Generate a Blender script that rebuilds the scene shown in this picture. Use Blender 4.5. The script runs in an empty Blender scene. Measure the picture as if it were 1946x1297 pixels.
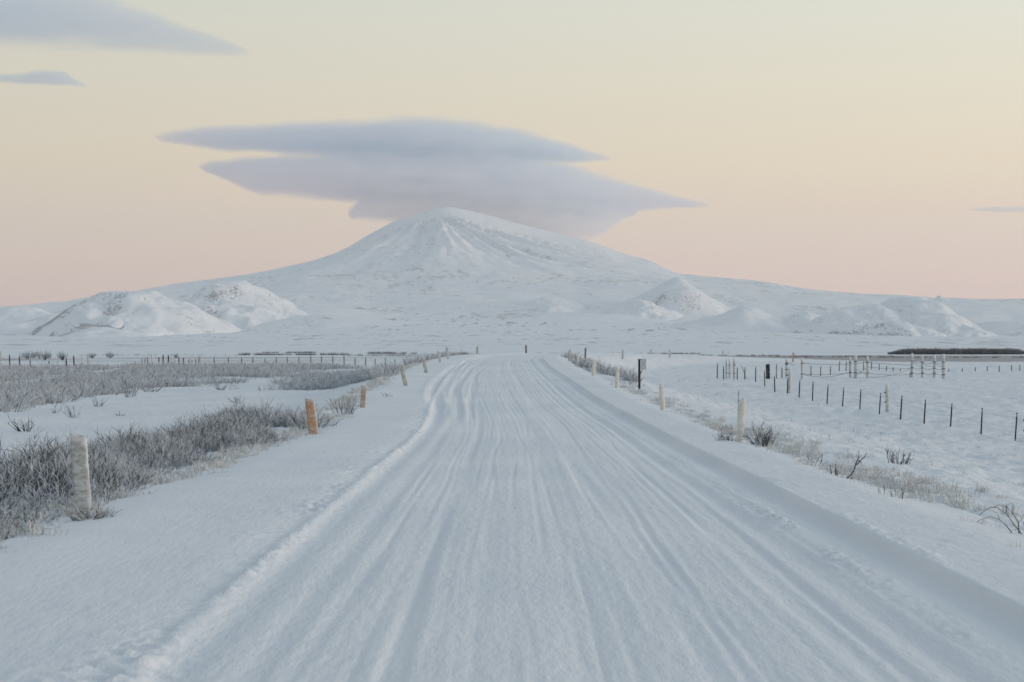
import bpy, bmesh, math, random
import numpy as np
from mathutils import Vector, Matrix

scene = bpy.context.scene
COL = scene.collection
R = math.radians

# ------------------------------------------------------------------ camera, sky, sun, exposure
EYE = 2.15                      # camera height above the road
F = 3784.0                      # focal length in pixels of the 1946 px wide photograph (70 mm)
CX, HY = 973.0, 657.0           # principal column and eye-level row

cam_d = bpy.data.cameras.new('camera')
cam = bpy.data.objects.new('camera', cam_d)
COL.objects.link(cam)
cam.location = (0, 0, EYE)
cam.rotation_euler = (R(90) + (HY - 648.5) / F, 0, 0)
cam_d.sensor_width = 36.0
cam_d.lens = 36.0 * F / 1946.0
cam_d.clip_start = 0.1
cam_d.clip_end = 90000
cam_d.dof.use_dof = True
cam_d.dof.focus_distance = 55
cam_d.dof.aperture_fstop = 4.5
scene.camera = cam

SUN_AZ, SUN_EL = 97.0, 9.0      # degrees, azimuth clockwise from the view direction (+Y)
world = bpy.data.worlds.new('World')
scene.world = world
world.use_nodes = True
wn, wl = world.node_tree.nodes, world.node_tree.links
wn.clear()
w_out = wn.new('ShaderNodeOutputWorld')
w_bg = wn.new('ShaderNodeBackground')
w_bg.inputs['Strength'].default_value = 0.1
w_sky = wn.new('ShaderNodeTexSky')
w_sky.sky_type = 'NISHITA'
w_sky.sun_disc = False
w_sky.sun_elevation = R(4.0)
w_sky.sun_rotation = R(SUN_AZ)
w_sky.air_density = 1.0
w_sky.dust_density = 0.6
w_sky.ozone_density = 3.0
w_tc = wn.new('ShaderNodeTexCoord')
w_sep = wn.new('ShaderNodeSeparateXYZ')
w_asin = wn.new('ShaderNodeMath'); w_asin.operation = 'ARCSINE'
w_map = wn.new('ShaderNodeMapRange')
w_map.inputs['From Min'].default_value = 0.0
w_map.inputs['From Max'].default_value = R(90)
w_ramp = wn.new('ShaderNodeValToRGB')
SKY = [(0.0, (.800, .570, .540)), (1.5, (.860, .605, .550)), (3.2, (.925, .685, .545)), (5.2, (.965, .765, .545)),
       (7.5, (.930, .815, .610)), (10.0, (.875, .845, .680)), (16.0, (.68, .712, .648)), (30.0, (.50, .565, .592)),
       (55.0, (.402, .482, .555)), (90.0, (.365, .457, .535))]
el = w_ramp.color_ramp.elements
while len(el) < len(SKY):
    el.new(0.5)
for e, (deg, c) in zip(el, SKY):
    e.position = deg / 90.0
for e, (deg, c) in zip(w_ramp.color_ramp.elements, SKY):
    e.position = deg / 90.0
    e.color = (*c, 1)
w_up = wn.new('ShaderNodeVectorMath'); w_up.operation = 'SCALE'; w_up.inputs['Scale'].default_value = 8.3
w_ns = wn.new('ShaderNodeVectorMath'); w_ns.operation = 'SCALE'; w_ns.inputs['Scale'].default_value = 0.55
w_add = wn.new('ShaderNodeVectorMath'); w_add.operation = 'ADD'
wl.new(w_tc.outputs['Generated'], w_sep.inputs[0])
wl.new(w_sep.outputs['Z'], w_asin.inputs[0])
wl.new(w_asin.outputs[0], w_map.inputs['Value'])
wl.new(w_map.outputs[0], w_ramp.inputs[0])
# twilight is brighter towards the sun and falls off evenly to the far side
w_dot = wn.new('ShaderNodeVectorMath'); w_dot.operation = 'DOT_PRODUCT'
w_dot.inputs[1].default_value = (math.sin(R(SUN_AZ)), math.cos(R(SUN_AZ)), 0)
w_mad = wn.new('ShaderNodeMath'); w_mad.operation = 'MULTIPLY_ADD'
w_mad.inputs[1].default_value = 0.42; w_mad.inputs[2].default_value = 1.0
w_az = wn.new('ShaderNodeVectorMath'); w_az.operation = 'SCALE'
wl.new(w_tc.outputs['Generated'], w_dot.inputs[0])
wl.new(w_dot.outputs['Value'], w_mad.inputs[0])
wl.new(w_ramp.outputs[0], w_az.inputs[0])
wl.new(w_mad.outputs[0], w_az.inputs['Scale'])
wl.new(w_az.outputs[0], w_up.inputs[0])
wl.new(w_sky.outputs[0], w_ns.inputs[0])
wl.new(w_up.outputs[0], w_add.inputs[0])
wl.new(w_ns.outputs[0], w_add.inputs[1])
wl.new(w_add.outputs[0], w_bg.inputs['Color'])
wl.new(w_bg.outputs[0], w_out.inputs['Surface'])

sun_d = bpy.data.lights.new('sun', 'SUN')
sun = bpy.data.objects.new('sun', sun_d)
COL.objects.link(sun)
sun_d.energy = 1.15
sun_d.angle = R(12)
sun_d.color = (1.0, 0.78, 0.63)
sdir = Vector((math.sin(R(SUN_AZ)) * math.cos(R(SUN_EL)), math.cos(R(SUN_AZ)) * math.cos(R(SUN_EL)), math.sin(R(SUN_EL))))
sun.rotation_euler = sdir.to_track_quat('Z', 'Y').to_euler()

scene.view_settings.view_transform = 'Standard'
scene.view_settings.look = 'None'
scene.view_settings.exposure = 0.0
scene.view_settings.gamma = 1.0
scene.view_settings.use_curve_mapping = False
scene.render.engine = 'CYCLES'
scene.cycles.use_denoising = True
scene.cycles.volume_bounces = 8
scene.cycles.max_bounces = 12
scene.cycles.diffuse_bounces = 3

# ------------------------------------------------------------------ numeric helpers
def _hash(ix, iy, seed):
    h = (ix.astype(np.int64) * 374761393 + iy.astype(np.int64) * 668265263 + seed * 1442695041) & 0xFFFFFFFF
    h = ((h ^ (h >> 13)) * 1274126177) & 0xFFFFFFFF
    h = (h ^ (h >> 16)) & 0xFFFFFFFF
    return h / 4294967295.0

def vnoise(x, y, seed=0):
    x = np.asarray(x, float); y = np.asarray(y, float)
    ix = np.floor(x); iy = np.floor(y)
    fx = x - ix; fy = y - iy
    fx = fx * fx * fx * (fx * (fx * 6 - 15) + 10); fy = fy * fy * fy * (fy * (fy * 6 - 15) + 10)
    a = _hash(ix, iy, seed); b = _hash(ix + 1, iy, seed); c = _hash(ix, iy + 1, seed); d = _hash(ix + 1, iy + 1, seed)
    return (a + (b - a) * fx + (c - a) * fy + (a - b - c + d) * fx * fy) * 2 - 1

def fbm(x, y, seed=0, octaves=4, gain=0.5, lac=2.03):
    t = 0.0; a = 1.0; s = 0.0
    for o in range(octaves):
        t = t + a * vnoise(x * lac ** o + 17.3 * o, y * lac ** o - 9.1 * o, seed + o)
        s += a; a *= gain
    return t / s

def sstep(a, b, x):
    t = np.clip((np.asarray(x, float) - a) / (b - a), 0, 1)
    return t * t * (3 - 2 * t)

def table(pts, width, lo=-400, hi=1600, step=0.5):
    g = np.arange(lo, hi, step)
    v = np.interp(g, [p[0] for p in pts], [p[1] for p in pts])
    k = max(1, int(width / step))
    ker = np.ones(k) / k
    pad = np.pad(v, (k, k), mode='edge')
    v = np.convolve(np.convolve(pad, ker, 'same'), ker, 'same')[k:-k]
    return lambda d: np.interp(d, g, v)

# ------------------------------------------------------------------ lie of the land
xc_of = table([(-400, .8), (58, .8), (70, .35), (88, -.05), (129, -.6), (165, -.7), (200, .2), (235, 4), (270, 13), (320, 35), (400, 85), (1600, 85)], 16)
zr_of = table([(-400, 0), (22, 0), (36, -.12), (53, -.24), (70, -.1), (88, .2), (129, .66), (160, .92), (200, 1.15), (240, 1.18), (280, .85), (340, -.3), (420, -2.2), (520, -3.6), (1600, -3.6)], 18)
zl_of = table([(-400, -.5), (210, -.5), (270, -.35), (330, -.7), (480, -3.4), (1600, -3.6)], 30)
zf_of = table([(-400, -1.1), (195, -1.1), (290, -.35), (330, -.5), (480, -3.3), (1600, -3.6)], 30)
_bd = [0, 1200, 1400, 2000, 3000, 4000, 6000, 8000, 9500, 12000, 15000, 40000]
_bz = [-3.6, -3.6, -3.2, -.6, 2.5, 6, 15, 30, 45, 85, 170, 170]

_bn = [-3.6, -3.6, -3.2, -.6, 2.5, 6, 18, 42, 78, 185, 345, 345]
def base_z(x, y):
    d = np.hypot(x, y)
    X = CX + x / np.maximum(y, 1.0) * F
    k = np.where(y > 0, np.exp(-((X - 930) / 640.0) ** 2), 0)
    return np.interp(d, _bd, _bz) * (1 - k) + np.interp(d, _bd, _bn) * k

def G(x, y, fine=True):
    """height of the land at x, y"""
    x = np.asarray(x, float); y = np.asarray(y, float)
    u = x - xc_of(y)
    zr = zr_of(y)
    z = zr + (zl_of(y) - zr) * sstep(-6.0, -10.5, u) + (zf_of(y) - zr) * sstep(4.6, 13.0, u)
    d = np.hypot(x, y)
    far = sstep(900, 1500, d)
    z = z * (1 - far) + base_z(x, y) * far
    off = sstep(5.2, 8.0, np.abs(u + .6)) * (1 - sstep(300, 900, d))
    z = z + off * (.10 * fbm(x / 6.5, y / 9.0, 3, 3) + .16 * fbm(x / 30, y / 34, 5, 2))
    if fine:
        z = z + off * (.05 + .06 * (u > 0)) * fbm(x / .6, y / 1.2, 8, 3)
    z = z + sstep(1200, 2600, d) * (1.6 * fbm(x / 160, y / 300, 11, 4)) + sstep(2500, 7000, d) * (7.5 * fbm(x / 380, y / 600, 12, 6, .6))
    return z

def hit(X, Y, dmin=8.0, dmax=3000.0):
    """first point where the line of sight through pixel X, Y meets the land"""
    t = np.geomspace(dmin, dmax, 6000)
    dx, dz = (X - CX) / F, (HY - Y) / F
    below = (EYE + dz * t) < G(dx * t, t, False)
    if not below.any():
        t0 = dmax
    else:
        t0 = t[int(np.argmax(below))]
    return Vector((dx * t0, t0, float(G(dx * t0, t0, False))))

def at(X, Y, d):
    return Vector(((X - CX) * d / F, d, EYE + (HY - Y) * d / F))

def gz(x, y):
    return float(G(x, y))

# ------------------------------------------------------------------ object helpers
def mesh_of(name, verts, faces, mat=None, smooth=True, cols=None):
    me = bpy.data.meshes.new(name)
    if isinstance(faces, np.ndarray):
        nv, nf = len(verts), len(faces)
        k = faces.shape[1]
        me.vertices.add(nv)
        me.vertices.foreach_set('co', np.asarray(verts, np.float32).ravel())
        me.loops.add(nf * k)
        me.loops.foreach_set('vertex_index', faces.astype(np.int32).ravel())
        me.polygons.add(nf)
        me.polygons.foreach_set('loop_start', np.arange(0, nf * k, k, dtype=np.int32))
        me.update(calc_edges=True)
    else:
        me.from_pydata([tuple(v) for v in verts], [], faces)
    me.polygons.foreach_set('use_smooth', [smooth] * len(me.polygons))
    if cols is not None:
        a = me.attributes.new('Col', 'FLOAT_COLOR', 'POINT')
        c = np.ones((len(verts), 4), np.float32); c[:, :3] = np.asarray(cols, np.float32)
        a.data.foreach_set('color', c.ravel())
    if mat:
        me.materials.append(mat)
    me.update()
    return me

def fattr(me, name, vals):
    a = me.attributes.new(name, 'FLOAT', 'POINT')
    a.data.foreach_set('value', np.asarray(vals, np.float32))

def obj(name, me, parent=None, loc=(0, 0, 0)):
    o = bpy.data.objects.new(name, me)
    COL.objects.link(o)
    o.location = loc
    if parent:
        o.parent = parent
    return o

def tag(o, label=None, cat=None, group=None, kind=None):
    if label: o['label'] = label
    if cat: o['category'] = cat
    if group: o['group'] = group
    if kind: o['kind'] = kind
    return o

def thing(name, loc, label, cat, group=None):
    return tag(obj(name, None, None, loc), label, cat, group)

def grid_faces(nr, nc, wrap=False):
    i = np.arange(nr - 1)[:, None]
    j = np.arange(nc if wrap else nc - 1)[None, :]
    j2 = (j + 1) % nc
    a = i * nc + j; b = i * nc + j2; c = (i + 1) * nc + j2; d = (i + 1) * nc + j
    return np.stack([a, b, c, d], -1).reshape(-1, 4)

def tube(V, Fc, pts, rads, n=6, cap=True):
    """append a tapering tube along pts to the lists V, Fc"""
    base = len(V)
    m = len(pts)
    for i, p in enumerate(pts):
        p = Vector(p)
        t = (Vector(pts[min(i + 1, m - 1)]) - Vector(pts[max(i - 1, 0)]))
        t = t.normalized() if t.length > 1e-9 else Vector((0, 0, 1))
        a = t.orthogonal().normalized() if abs(t.z) < .95 else t.cross(Vector((0, 1, 0))).normalized()
        b = t.cross(a)
        for k in range(n):
            w = 2 * math.pi * k / n
            V.append(p + (a * math.cos(w) + b * math.sin(w)) * rads[i])
    for i in range(m - 1):
        for k in range(n):
            k2 = (k + 1) % n
            Fc.append((base + i * n + k, base + i * n + k2, base + (i + 1) * n + k2, base + (i + 1) * n + k))
    if cap:
        Fc.append(tuple(base + k for k in reversed(range(n))))
        Fc.append(tuple(base + (m - 1) * n + k for k in range(n)))

def tube_obj(name, pts, rads, mat, parent=None, n=6, loc=(0, 0, 0)):
    V, Fc = [], []
    tube(V, Fc, pts, rads, n)
    return obj(name, mesh_of(name, V, Fc, mat), parent, loc)

def box_mesh(name, sx, sy, sz, mat, bev=.01, z0=0.0):
    bm = bmesh.new()
    bmesh.ops.create_cube(bm, size=1)
    for v in bm.verts:
        v.co = Vector((v.co.x * sx, v.co.y * sy, (v.co.z + .5) * sz + z0))
    bmesh.ops.bevel(bm, geom=bm.edges[:], offset=bev, segments=2, affect='EDGES', profile=.6)
    me = bpy.data.meshes.new(name)
    bm.to_mesh(me); bm.free()
    me.materials.append(mat)
    return me

# ------------------------------------------------------------------ materials
def new_mat(name):
    m = bpy.data.materials.new(name)
    m.use_nodes = True
    n, l = m.node_tree.nodes, m.node_tree.links
    return m, n, l, n['Principled BSDF']

def noise(n, l, vec, scale, detail=4, rough=.55):
    t = n.new('ShaderNodeTexNoise')
    t.inputs['Scale'].default_value = scale
    t.inputs['Detail'].default_value = detail
    t.inputs['Roughness'].default_value = rough
    if vec is not None: l.new(vec, t.inputs['Vector'])
    return t.outputs['Fac']

def maprange(n, l, v, a, b, c=0., d=1.):
    t = n.new('ShaderNodeMapRange')
    t.interpolation_type = 'SMOOTHSTEP'
    for k, x in zip(('From Min', 'From Max', 'To Min', 'To Max'), (a, b, c, d)):
        t.inputs[k].default_value = x
    l.new(v, t.inputs['Value'])
    return t.outputs[0]

def mathn(n, l, op, a, b=None):
    t = n.new('ShaderNodeMath'); t.operation = op
    for i, x in enumerate((a, b)):
        if x is None: continue
        if isinstance(x, (int, float)): t.inputs[i].default_value = x
        else: l.new(x, t.inputs[i])
    return t.outputs[0]

def mixc(n, l, fac, a, b):
    t = n.new('ShaderNodeMix'); t.data_type = 'RGBA'
    for s, x in ((t.inputs[0], fac), (t.inputs[6], a), (t.inputs[7], b)):
        if isinstance(x, (int, float)): s.default_value = x
        elif isinstance(x, tuple): s.default_value = (*x, 1)
        else: l.new(x, s)
    return t.outputs[2]

def scaled(n, l, vec, s):
    t = n.new('ShaderNodeMapping'); t.inputs['Scale'].default_value = s
    l.new(vec, t.inputs['Vector'])
    return t.outputs[0]

SNOW = (.80, .825, .85)

def snow_material(name, bump_scale, bump_dist, stretch=(1, 1, 1), ground=False, grain=None):
    m, n, l, p = new_mat(name)
    geo = n.new('ShaderNodeNewGeometry').outputs['Position']
    pos = scaled(n, l, geo, stretch)
    nz = noise(n, l, pos, bump_scale, 5, .6)
    big = noise(n, l, scaled(n, l, geo, (.25, .12, .25)), 1.0, 4)
    col = mixc(n, l, maprange(n, l, big, .35, .68), (.76, .79, .825), (.83, .845, .86))
    if ground:
        at_ = n.new('ShaderNodeAttribute'); at_.attribute_name = 'heath'
        hn = noise(n, l, scaled(n, l, geo, (1.0, .35, 1.0)), .55, 6, .7)
        hm = mathn(n, l, 'MULTIPLY', maprange(n, l, mathn(n, l, 'ADD', mathn(n, l, 'MULTIPLY', hn, .6), at_.outputs['Fac']), .62, 1.0), .85)
        heath = mixc(n, l, noise(n, l, geo, 2.5, 3), (.20, .19, .19), (.42, .41, .41))
        col = mixc(n, l, hm, col, heath)
        la = n.new('ShaderNodeAttribute'); la.attribute_name = 'lava'
        r1 = noise(n, l, scaled(n, l, geo, (.03, .004, .03)), 1.0, 9, .74)
        r2 = noise(n, l, scaled(n, l, geo, (.0022, .0012, .002)), 1.0, 3, .6)
        rm = maprange(n, l, mathn(n, l, 'ADD', r1, mathn(n, l, 'MULTIPLY', r2, .35)), .735, .80)
        col = mixc(n, l, mathn(n, l, 'MULTIPLY', mathn(n, l, 'MULTIPLY', rm, la.outputs['Fac']), .7), col, (.10, .10, .11))
    l.new(col, p.inputs['Base Color'])
    p.inputs['Roughness'].default_value = .7
    p.inputs['Specular IOR Level'].default_value = .2
    b = n.new('ShaderNodeBump'); b.inputs['Strength'].default_value = .6; b.inputs['Distance'].default_value = bump_dist
    h = nz
    if grain:
        h = mathn(n, l, 'ADD', nz, mathn(n, l, 'MULTIPLY', noise(n, l, geo, grain, 3, .7), .45))
    l.new(h, b.inputs['Height']); l.new(b.outputs[0], p.inputs['Normal'])
    return m

M_road = snow_material('packed_snow', 7.0, .035, (1.6, .35, 1), grain=26.0)
M_ground = snow_material('field_snow', 3.0, .16, (1, .6, 1), ground=True, grain=9.0)

def rock_snow(name, scale, lo, hi, dark=(.13, .135, .15), bump=6.0, amount=.75):
    """snow on rock: rock shows where it is steep and where the noise says so"""
    m, n, l, p = new_mat(name)
    g = n.new('ShaderNodeNewGeometry')
    pos = g.outputs['Position']
    sep = n.new('ShaderNodeSeparateXYZ'); l.new(g.outputs['Normal'], sep.inputs[0])
    a1 = noise(n, l, scaled(n, l, pos, (scale, scale * .3, scale * 1.6)), 1.0, 9, .74)
    a2 = noise(n, l, scaled(n, l, pos, (scale * .12, scale * .1, scale * .2)), 1.0, 4, .6)
    rk = n.new('ShaderNodeAttribute'); rk.attribute_name = 'rock'
    s = mathn(n, l, 'ADD', mathn(n, l, 'ADD', a1, mathn(n, l, 'MULTIPLY', a2, .4)), mathn(n, l, 'MULTIPLY', rk.outputs['Fac'], .22))
    steep = maprange(n, l, sep.outputs['Z'], .97, .70, 0, .10)
    msk = maprange(n, l, mathn(n, l, 'ADD', s, steep), lo, hi)
    sn = mixc(n, l, maprange(n, l, a2, .3, .7), (.77, .80, .835), (.84, .85, .86))
    l.new(mixc(n, l, mathn(n, l, 'MULTIPLY', msk, amount), sn, dark), p.inputs['Base Color'])
    p.inputs['Roughness'].default_value = .75
    p.inputs['Specular IOR Level'].default_value = .15
    b = n.new('ShaderNodeBump'); b.inputs['Strength'].default_value = .55; b.inputs['Distance'].default_value = bump
    l.new(a1, b.inputs['Height']); l.new(b.outputs[0], p.inputs['Normal'])
    return m

def attr_mat(name, rough=.8):
    m, n, l, p = new_mat(name)
    a = n.new('ShaderNodeAttribute'); a.attribute_name = 'Col'
    nz = noise(n, l, n.new('ShaderNodeNewGeometry').outputs['Position'], 40, 3)
    c = mixc(n, l, maprange(n, l, nz, .40, .70, 0, .14), a.outputs['Color'], (.62, .65, .68))
    l.new(c, p.inputs['Base Color'])
    p.inputs['Roughness'].default_value = rough
    p.inputs['Specular IOR Level'].default_value = .2
    return m

M_twig = attr_mat('frosted_twig')

def frost_mat(name, base, frost=(.70, .72, .73), lo=.42, hi=.62, stretch=(18, 18, 26), vary=None):
    """wood, plastic or metal partly under rime; the rime is thicker in blotches and on upward faces"""
    m, n, l, p = new_mat(name)
    tc = n.new('ShaderNodeTexCoord').outputs['Object']
    g = n.new('ShaderNodeNewGeometry')
    sep = n.new('ShaderNodeSeparateXYZ'); l.new(g.outputs['Normal'], sep.inputs[0])
    nz = noise(n, l, scaled(n, l, tc, stretch), 1.0, 5, .65)
    f = maprange(n, l, mathn(n, l, 'ADD', nz, mathn(n, l, 'MULTIPLY', sep.outputs['Z'], .35)), lo, hi)
    b0 = base
    if vary:
        b0 = mixc(n, l, maprange(n, l, noise(n, l, scaled(n, l, tc, (6, 6, 60)), 1.0, 4), .35, .65), base, vary)
    l.new(mixc(n, l, f, b0, frost), p.inputs['Base Color'])
    p.inputs['Roughness'].default_value = .75
    p.inputs['Specular IOR Level'].default_value = .25
    b = n.new('ShaderNodeBump'); b.inputs['Strength'].default_value = .7; b.inputs['Distance'].default_value = .012
    l.new(nz, b.inputs['Height']); l.new(b.outputs[0], p.inputs['Normal'])
    return m

M_rime = frost_mat('rimed_post', (.36, .355, .34), (.60, .61, .61), .34, .66, (7, 7, 13), (.29, .285, .27))
M_orange = frost_mat('orange_paint', (.52, .27, .14), (.52, .50, .47), .47, .63, (10, 10, 30), (.44, .26, .16))
M_orange2 = frost_mat('faded_orange_paint', (.42, .27, .18), (.54, .52, .50), .42, .62, (12, 12, 22), (.36, .27, .22))
M_cream = frost_mat('cream_plastic', (.60, .575, .49), (.72, .72, .70), .34, .64, (10, 10, 9), (.56, .54, .47))
M_white = frost_mat('whitened_wood', (.40, .40, .395), (.66, .69, .72), .40, .62, (14, 14, 10))
M_pale = frost_mat('pale_wood', (.38, .36, .33), (.64, .65, .66), .42, .66, (14, 14, 10))
M_dark = frost_mat('dark_metal', (.035, .038, .045), (.45, .47, .50), .60, .74, (20, 20, 20))
M_black = frost_mat('black_wood', (.022, .023, .026), (.60, .62, .64), .57, .66, (12, 12, 8))
M_grey = frost_mat('grey_wood', (.16, .15, .145), (.56, .57, .58), .50, .70, (14, 14, 10))
M_box = frost_mat('grey_box_paint', (.40, .42, .43), (.66, .68, .69), .45, .75, (7, 7, 5))
M_cable = frost_mat('cable_rubber', (.05, .052, .06), (.50, .52, .55), .60, .80, (3, 3, 3))
M_cap = frost_mat('snow_cap', (.74, .76, .79), (.82, .83, .85), .4, .6, (20, 20, 20))
M_green, _n, _l, _p = new_mat('green_reflector')
_p.inputs['Base Color'].default_value = (.22, .34, .26, 1); _p.inputs['Roughness'].default_value = .3

# ------------------------------------------------------------------ ground sheet
ang = np.concatenate([np.linspace(-180, -40, 22)[:-1], np.linspace(-40, -17, 24)[:-1], np.linspace(-17, 17, 470),
                      np.linspace(17, 40, 24)[1:], np.linspace(40, 180, 22)[1:-1]])
rows = np.concatenate([np.linspace(.8, 10, 16)[:-1], np.geomspace(10, 420, 420)[:-1], np.geomspace(420, 21500, 330)])
A, RR = np.meshgrid(np.radians(ang), rows)
RR = np.where(np.abs(A) > R(42), np.minimum(RR, 4000 + RR * .05), RR)
gx, gy = RR * np.sin(A), RR * np.cos(A)
gzz = G(gx, gy)
uu = gx - xc_of(gy)
under = (np.abs(uu + .6) < 6.1) & (gy < 345) & (gy > -60)
gzz = np.where(under, gzz - .30 * (1 - sstep(5.2, 6.1, np.abs(uu + .6))), gzz)
verts = np.stack([gx, gy, gzz], -1).reshape(-1, 3)
nr, nc = RR.shape
faces = grid_faces(nr, nc, True)[:, ::-1]
c_idx = len(verts)
verts = np.vstack([verts, [[0, 0, -.3]]])
centre = np.array([[c_idx, j, (j + 1) % nc, (j + 1) % nc] for j in range(nc)])
me = mesh_of('ground', verts, faces, M_ground)
vx, vy = verts[:, 0], verts[:, 1]
vd = np.hypot(vx, vy)
px = CX + vx / np.maximum(vy, 1) * F
heath = np.zeros(len(verts))
heath += .75 * sstep(600, 760, vd) * (1 - sstep(1050, 1300, vd)) * (.62 + .6 * fbm(vx / 120, vy / 55, 21, 4))
heath += .55 * sstep(560, 640, vd) * (1 - sstep(1080, 1200, vd)) * sstep(1300, 1480, px)
heath += .55 * sstep(1100, 1300, vd) * (1 - sstep(1700, 2300, vd)) * np.clip(fbm(vx / 200, vy / 160, 22, 4) * 1.6, 0, 1)
heath += .30 * (1 - sstep(260, 330, vd)) * sstep(-6.4, -8, vx - xc_of(vy)) * (.5 + .5 * fbm(vx / 9, vy / 16, 23, 3))
fattr(me, 'heath', np.clip(heath, 0, 1))
fattr(me, 'lava', sstep(1400, 3200, vd))
ground = tag(obj('ground', me), 'snow covered plain on both sides of the road', None, None, 'structure')

# ------------------------------------------------------------------ road: packed snow with wheel ruts
rng = np.random.default_rng(7)
ry = np.concatenate([np.linspace(-40, 4, 30)[:-1], np.geomspace(4, 11, 60)[:-1], np.geomspace(11, 140, 900)[:-1], np.geomspace(140, 340, 150)])
ru = np.concatenate([np.linspace(-7.4, -5.0, 22)[:-1], np.linspace(-5.0, 4.6, 330)[:-1], np.linspace(4.6, 6.4, 18)])
U, Yg = np.meshgrid(ru, ry)
Xg = U + xc_of(Yg)
Zg = G(Xg, Yg)

def lane(y, u0, seed, wob=.10, ln=45.0):
    return u0 + wob * vnoise(y / ln, np.full_like(y, seed * 3.7), 31) + wob * .35 * vnoise(y / (ln * .3), np.full_like(y, seed * 5.1), 32)

dz = np.zeros_like(Zg)
ycol = Yg[:, :1]
# shoulders stand a little above the swept roadway
dz += .06 * sstep(-3.05, -3.9, U - (lane(ycol, 0, 1, .12) )) + .105 * sstep(3.10, 3.20, U - lane(ycol, 0, 2, .08, 30))
def groove(u0, w, depth, seed, wob=.1, ridge=.45, lo=None, hi=None, ln=45.0, path=None, av=.25):
    global dz
    c = lane(ycol, u0, seed, wob, ln) if path is None else path
    amp = np.clip(.7 + av * vnoise(ycol / 11, np.full_like(ycol, seed * 1.9), 33), 0, 1.3)
    if lo is not None: amp = amp * sstep(lo, lo * 1.25, ycol)
    if hi is not None: amp = amp * (1 - sstep(hi * .85, hi, ycol))
    t = (U - c) / w
    dz += .8 * amp * depth * (-np.exp(-t ** 2 * 1.0) + ridge * np.exp(-((t - 1.75) / .62) ** 2) + ridge * .8 * np.exp(-((t + 1.75) / .62) ** 2))
# deep outer rut on the right, its clumpy ridge and the rut beside it
groove(2.96, .13, .085, 2, .08, .10, ln=30)
groove(2.10, .12, .050, 2, .08, .35)
groove(1.78, .05, .015, 5, .1, .5)
groove(1.50, .07, .016, 3, .10, .6)
# left berm with the rut inside it
groove(-2.95, .12, .018, 4, .08, .4)
groove(-2.55, .10, .022, 41, .08, .4)
# wheel tracks between
for k, (u0, w, dp) in enumerate([(-2.15, .11, .026), (-1.92, .09, .022), (-1.62, .13, .034), (-1.30, .08, .018), (-1.02, .10, .022), (-.72, .07, .014),
                                 (-.38, .07, .016), (-.12, .10, .020), (.14, .07, .013), (.42, .12, .028), (.66, .08, .02), (.92, .10, .026),
                                 (1.15, .07, .016), (1.36, .09, .016), (1.85, .06, .016), (2.36, .07, .020)]):
    groove(u0, w * (.45 + .5 * rng.random()), dp * (.10 + .42 * rng.random() ** 2), 10 + k, .14, .4, ln=40, av=.9)
for k in range(90):
    lo = float(rng.choice([6, 9, 13, 20, 30, 45, 65])) * float(rng.uniform(.8, 1.2)); hi = lo * float(rng.uniform(2.0, 5.0))
    groove(float(rng.uniform(-2.5, 2.5)), float(rng.uniform(.018, .05)), float(rng.uniform(.003, .0085)), 40 + k, .22, .5, lo, hi, 34, av=.9)
for k, (u0, w, dp) in enumerate([(-1.75, .26, .022), (-.22, .24, .018), (.55, .26, .020), (1.72, .24, .020)]):
    groove(u0, w, dp, 140 + k, .10, .25, ln=60, av=.4)
# the swerving tracks that run into the left shoulder beyond the second marker post
def path_of(pts):
    f = table(pts, 7)
    return f(ycol) - xc_of(ycol)
groove(0, .22, .085, 90, path=path_of([(0, -2.2), (52, -2.2), (58, -2.35), (68, -2.45), (76, -3.0), (86, -3.45), (100, -3.75), (120, -3.85), (150, -3.7), (200, -2.2), (400, 8)]), lo=50, hi=215, ridge=.38)
groove(0, .15, .055, 91, path=path_of([(0, -1.6), (55, -1.7), (66, -1.75), (75, -2.1), (88, -2.55), (100, -2.6), (130, -2.7), (200, -1.4), (400, 9)]), lo=54, hi=150, ridge=.4)
groove(0, .11, .035, 92, path=path_of([(0, -1.2), (60, -1.3), (75, -1.6), (88, -1.75), (110, -2.1), (200, -.9), (400, 9)]), lo=58, hi=140, ridge=.4)
# crumbs of thrown snow: along the ridges and on the shoulders
def crumbs(c, w, a, sc, seed):
    t = np.exp(-((U - c) / w) ** 2)
    Xr, Yr = (Xg * .8 + Yg * .6) * sc, (Yg * .8 - Xg * .6) * sc
    n1 = vnoise(Xr, Yr * .8, seed); n2 = vnoise(Xr * 1.7 + Yr * .8, Yr * 1.9, seed + 1)
    w = w * (1 + .5 * vnoise(ycol * .7, ycol * 0, seed + 7)); a = a * np.clip(.75 + .9 * vnoise(ycol * .45, ycol * 0 + 9, seed + 8), .1, 1.5)
    t = np.exp(-((U - c) / w) ** 2)
    return a * t * np.clip(n1 * .75 + n2 * .5 + .05, -.15, 1.2)
dz += crumbs(lane(ycol, 2.52, 1, .07), .24, .030, 15.0, 51) + crumbs(lane(ycol, 3.30, 2, .08, 30), .14, .022, 13, 53)
dz += crumbs(lane(ycol, -3.42, 1, .12), .34, .034, 11, 55) + crumbs(lane(ycol, -3.2, 4, .08), .09, .030, 11, 61)
dz += .032 * np.exp(-((U - lane(ycol, -3.2, 4, .08)) / .10) ** 2) + .020 * np.exp(-((U - lane(ycol, 2.52, 1, .07)) / .15) ** 2)
out = np.clip(sstep(-3.0, -3.6, U) + sstep(3.1, 3.6, U), 0, 1)
dz += out * (.014 * fbm(Xg * 1.6, Yg * 1.2, 57, 3) + .012 * np.clip(vnoise(Xg * 6, Yg * 5, 58), .2, 1) * sstep(-4.9, -3.6, U))
dz += (1 - out) * (.009 * fbm(Xg * 4.2, Yg * .22, 59, 5) + .003 * fbm(Xg * 13, Yg * 4, 60, 2))
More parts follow.
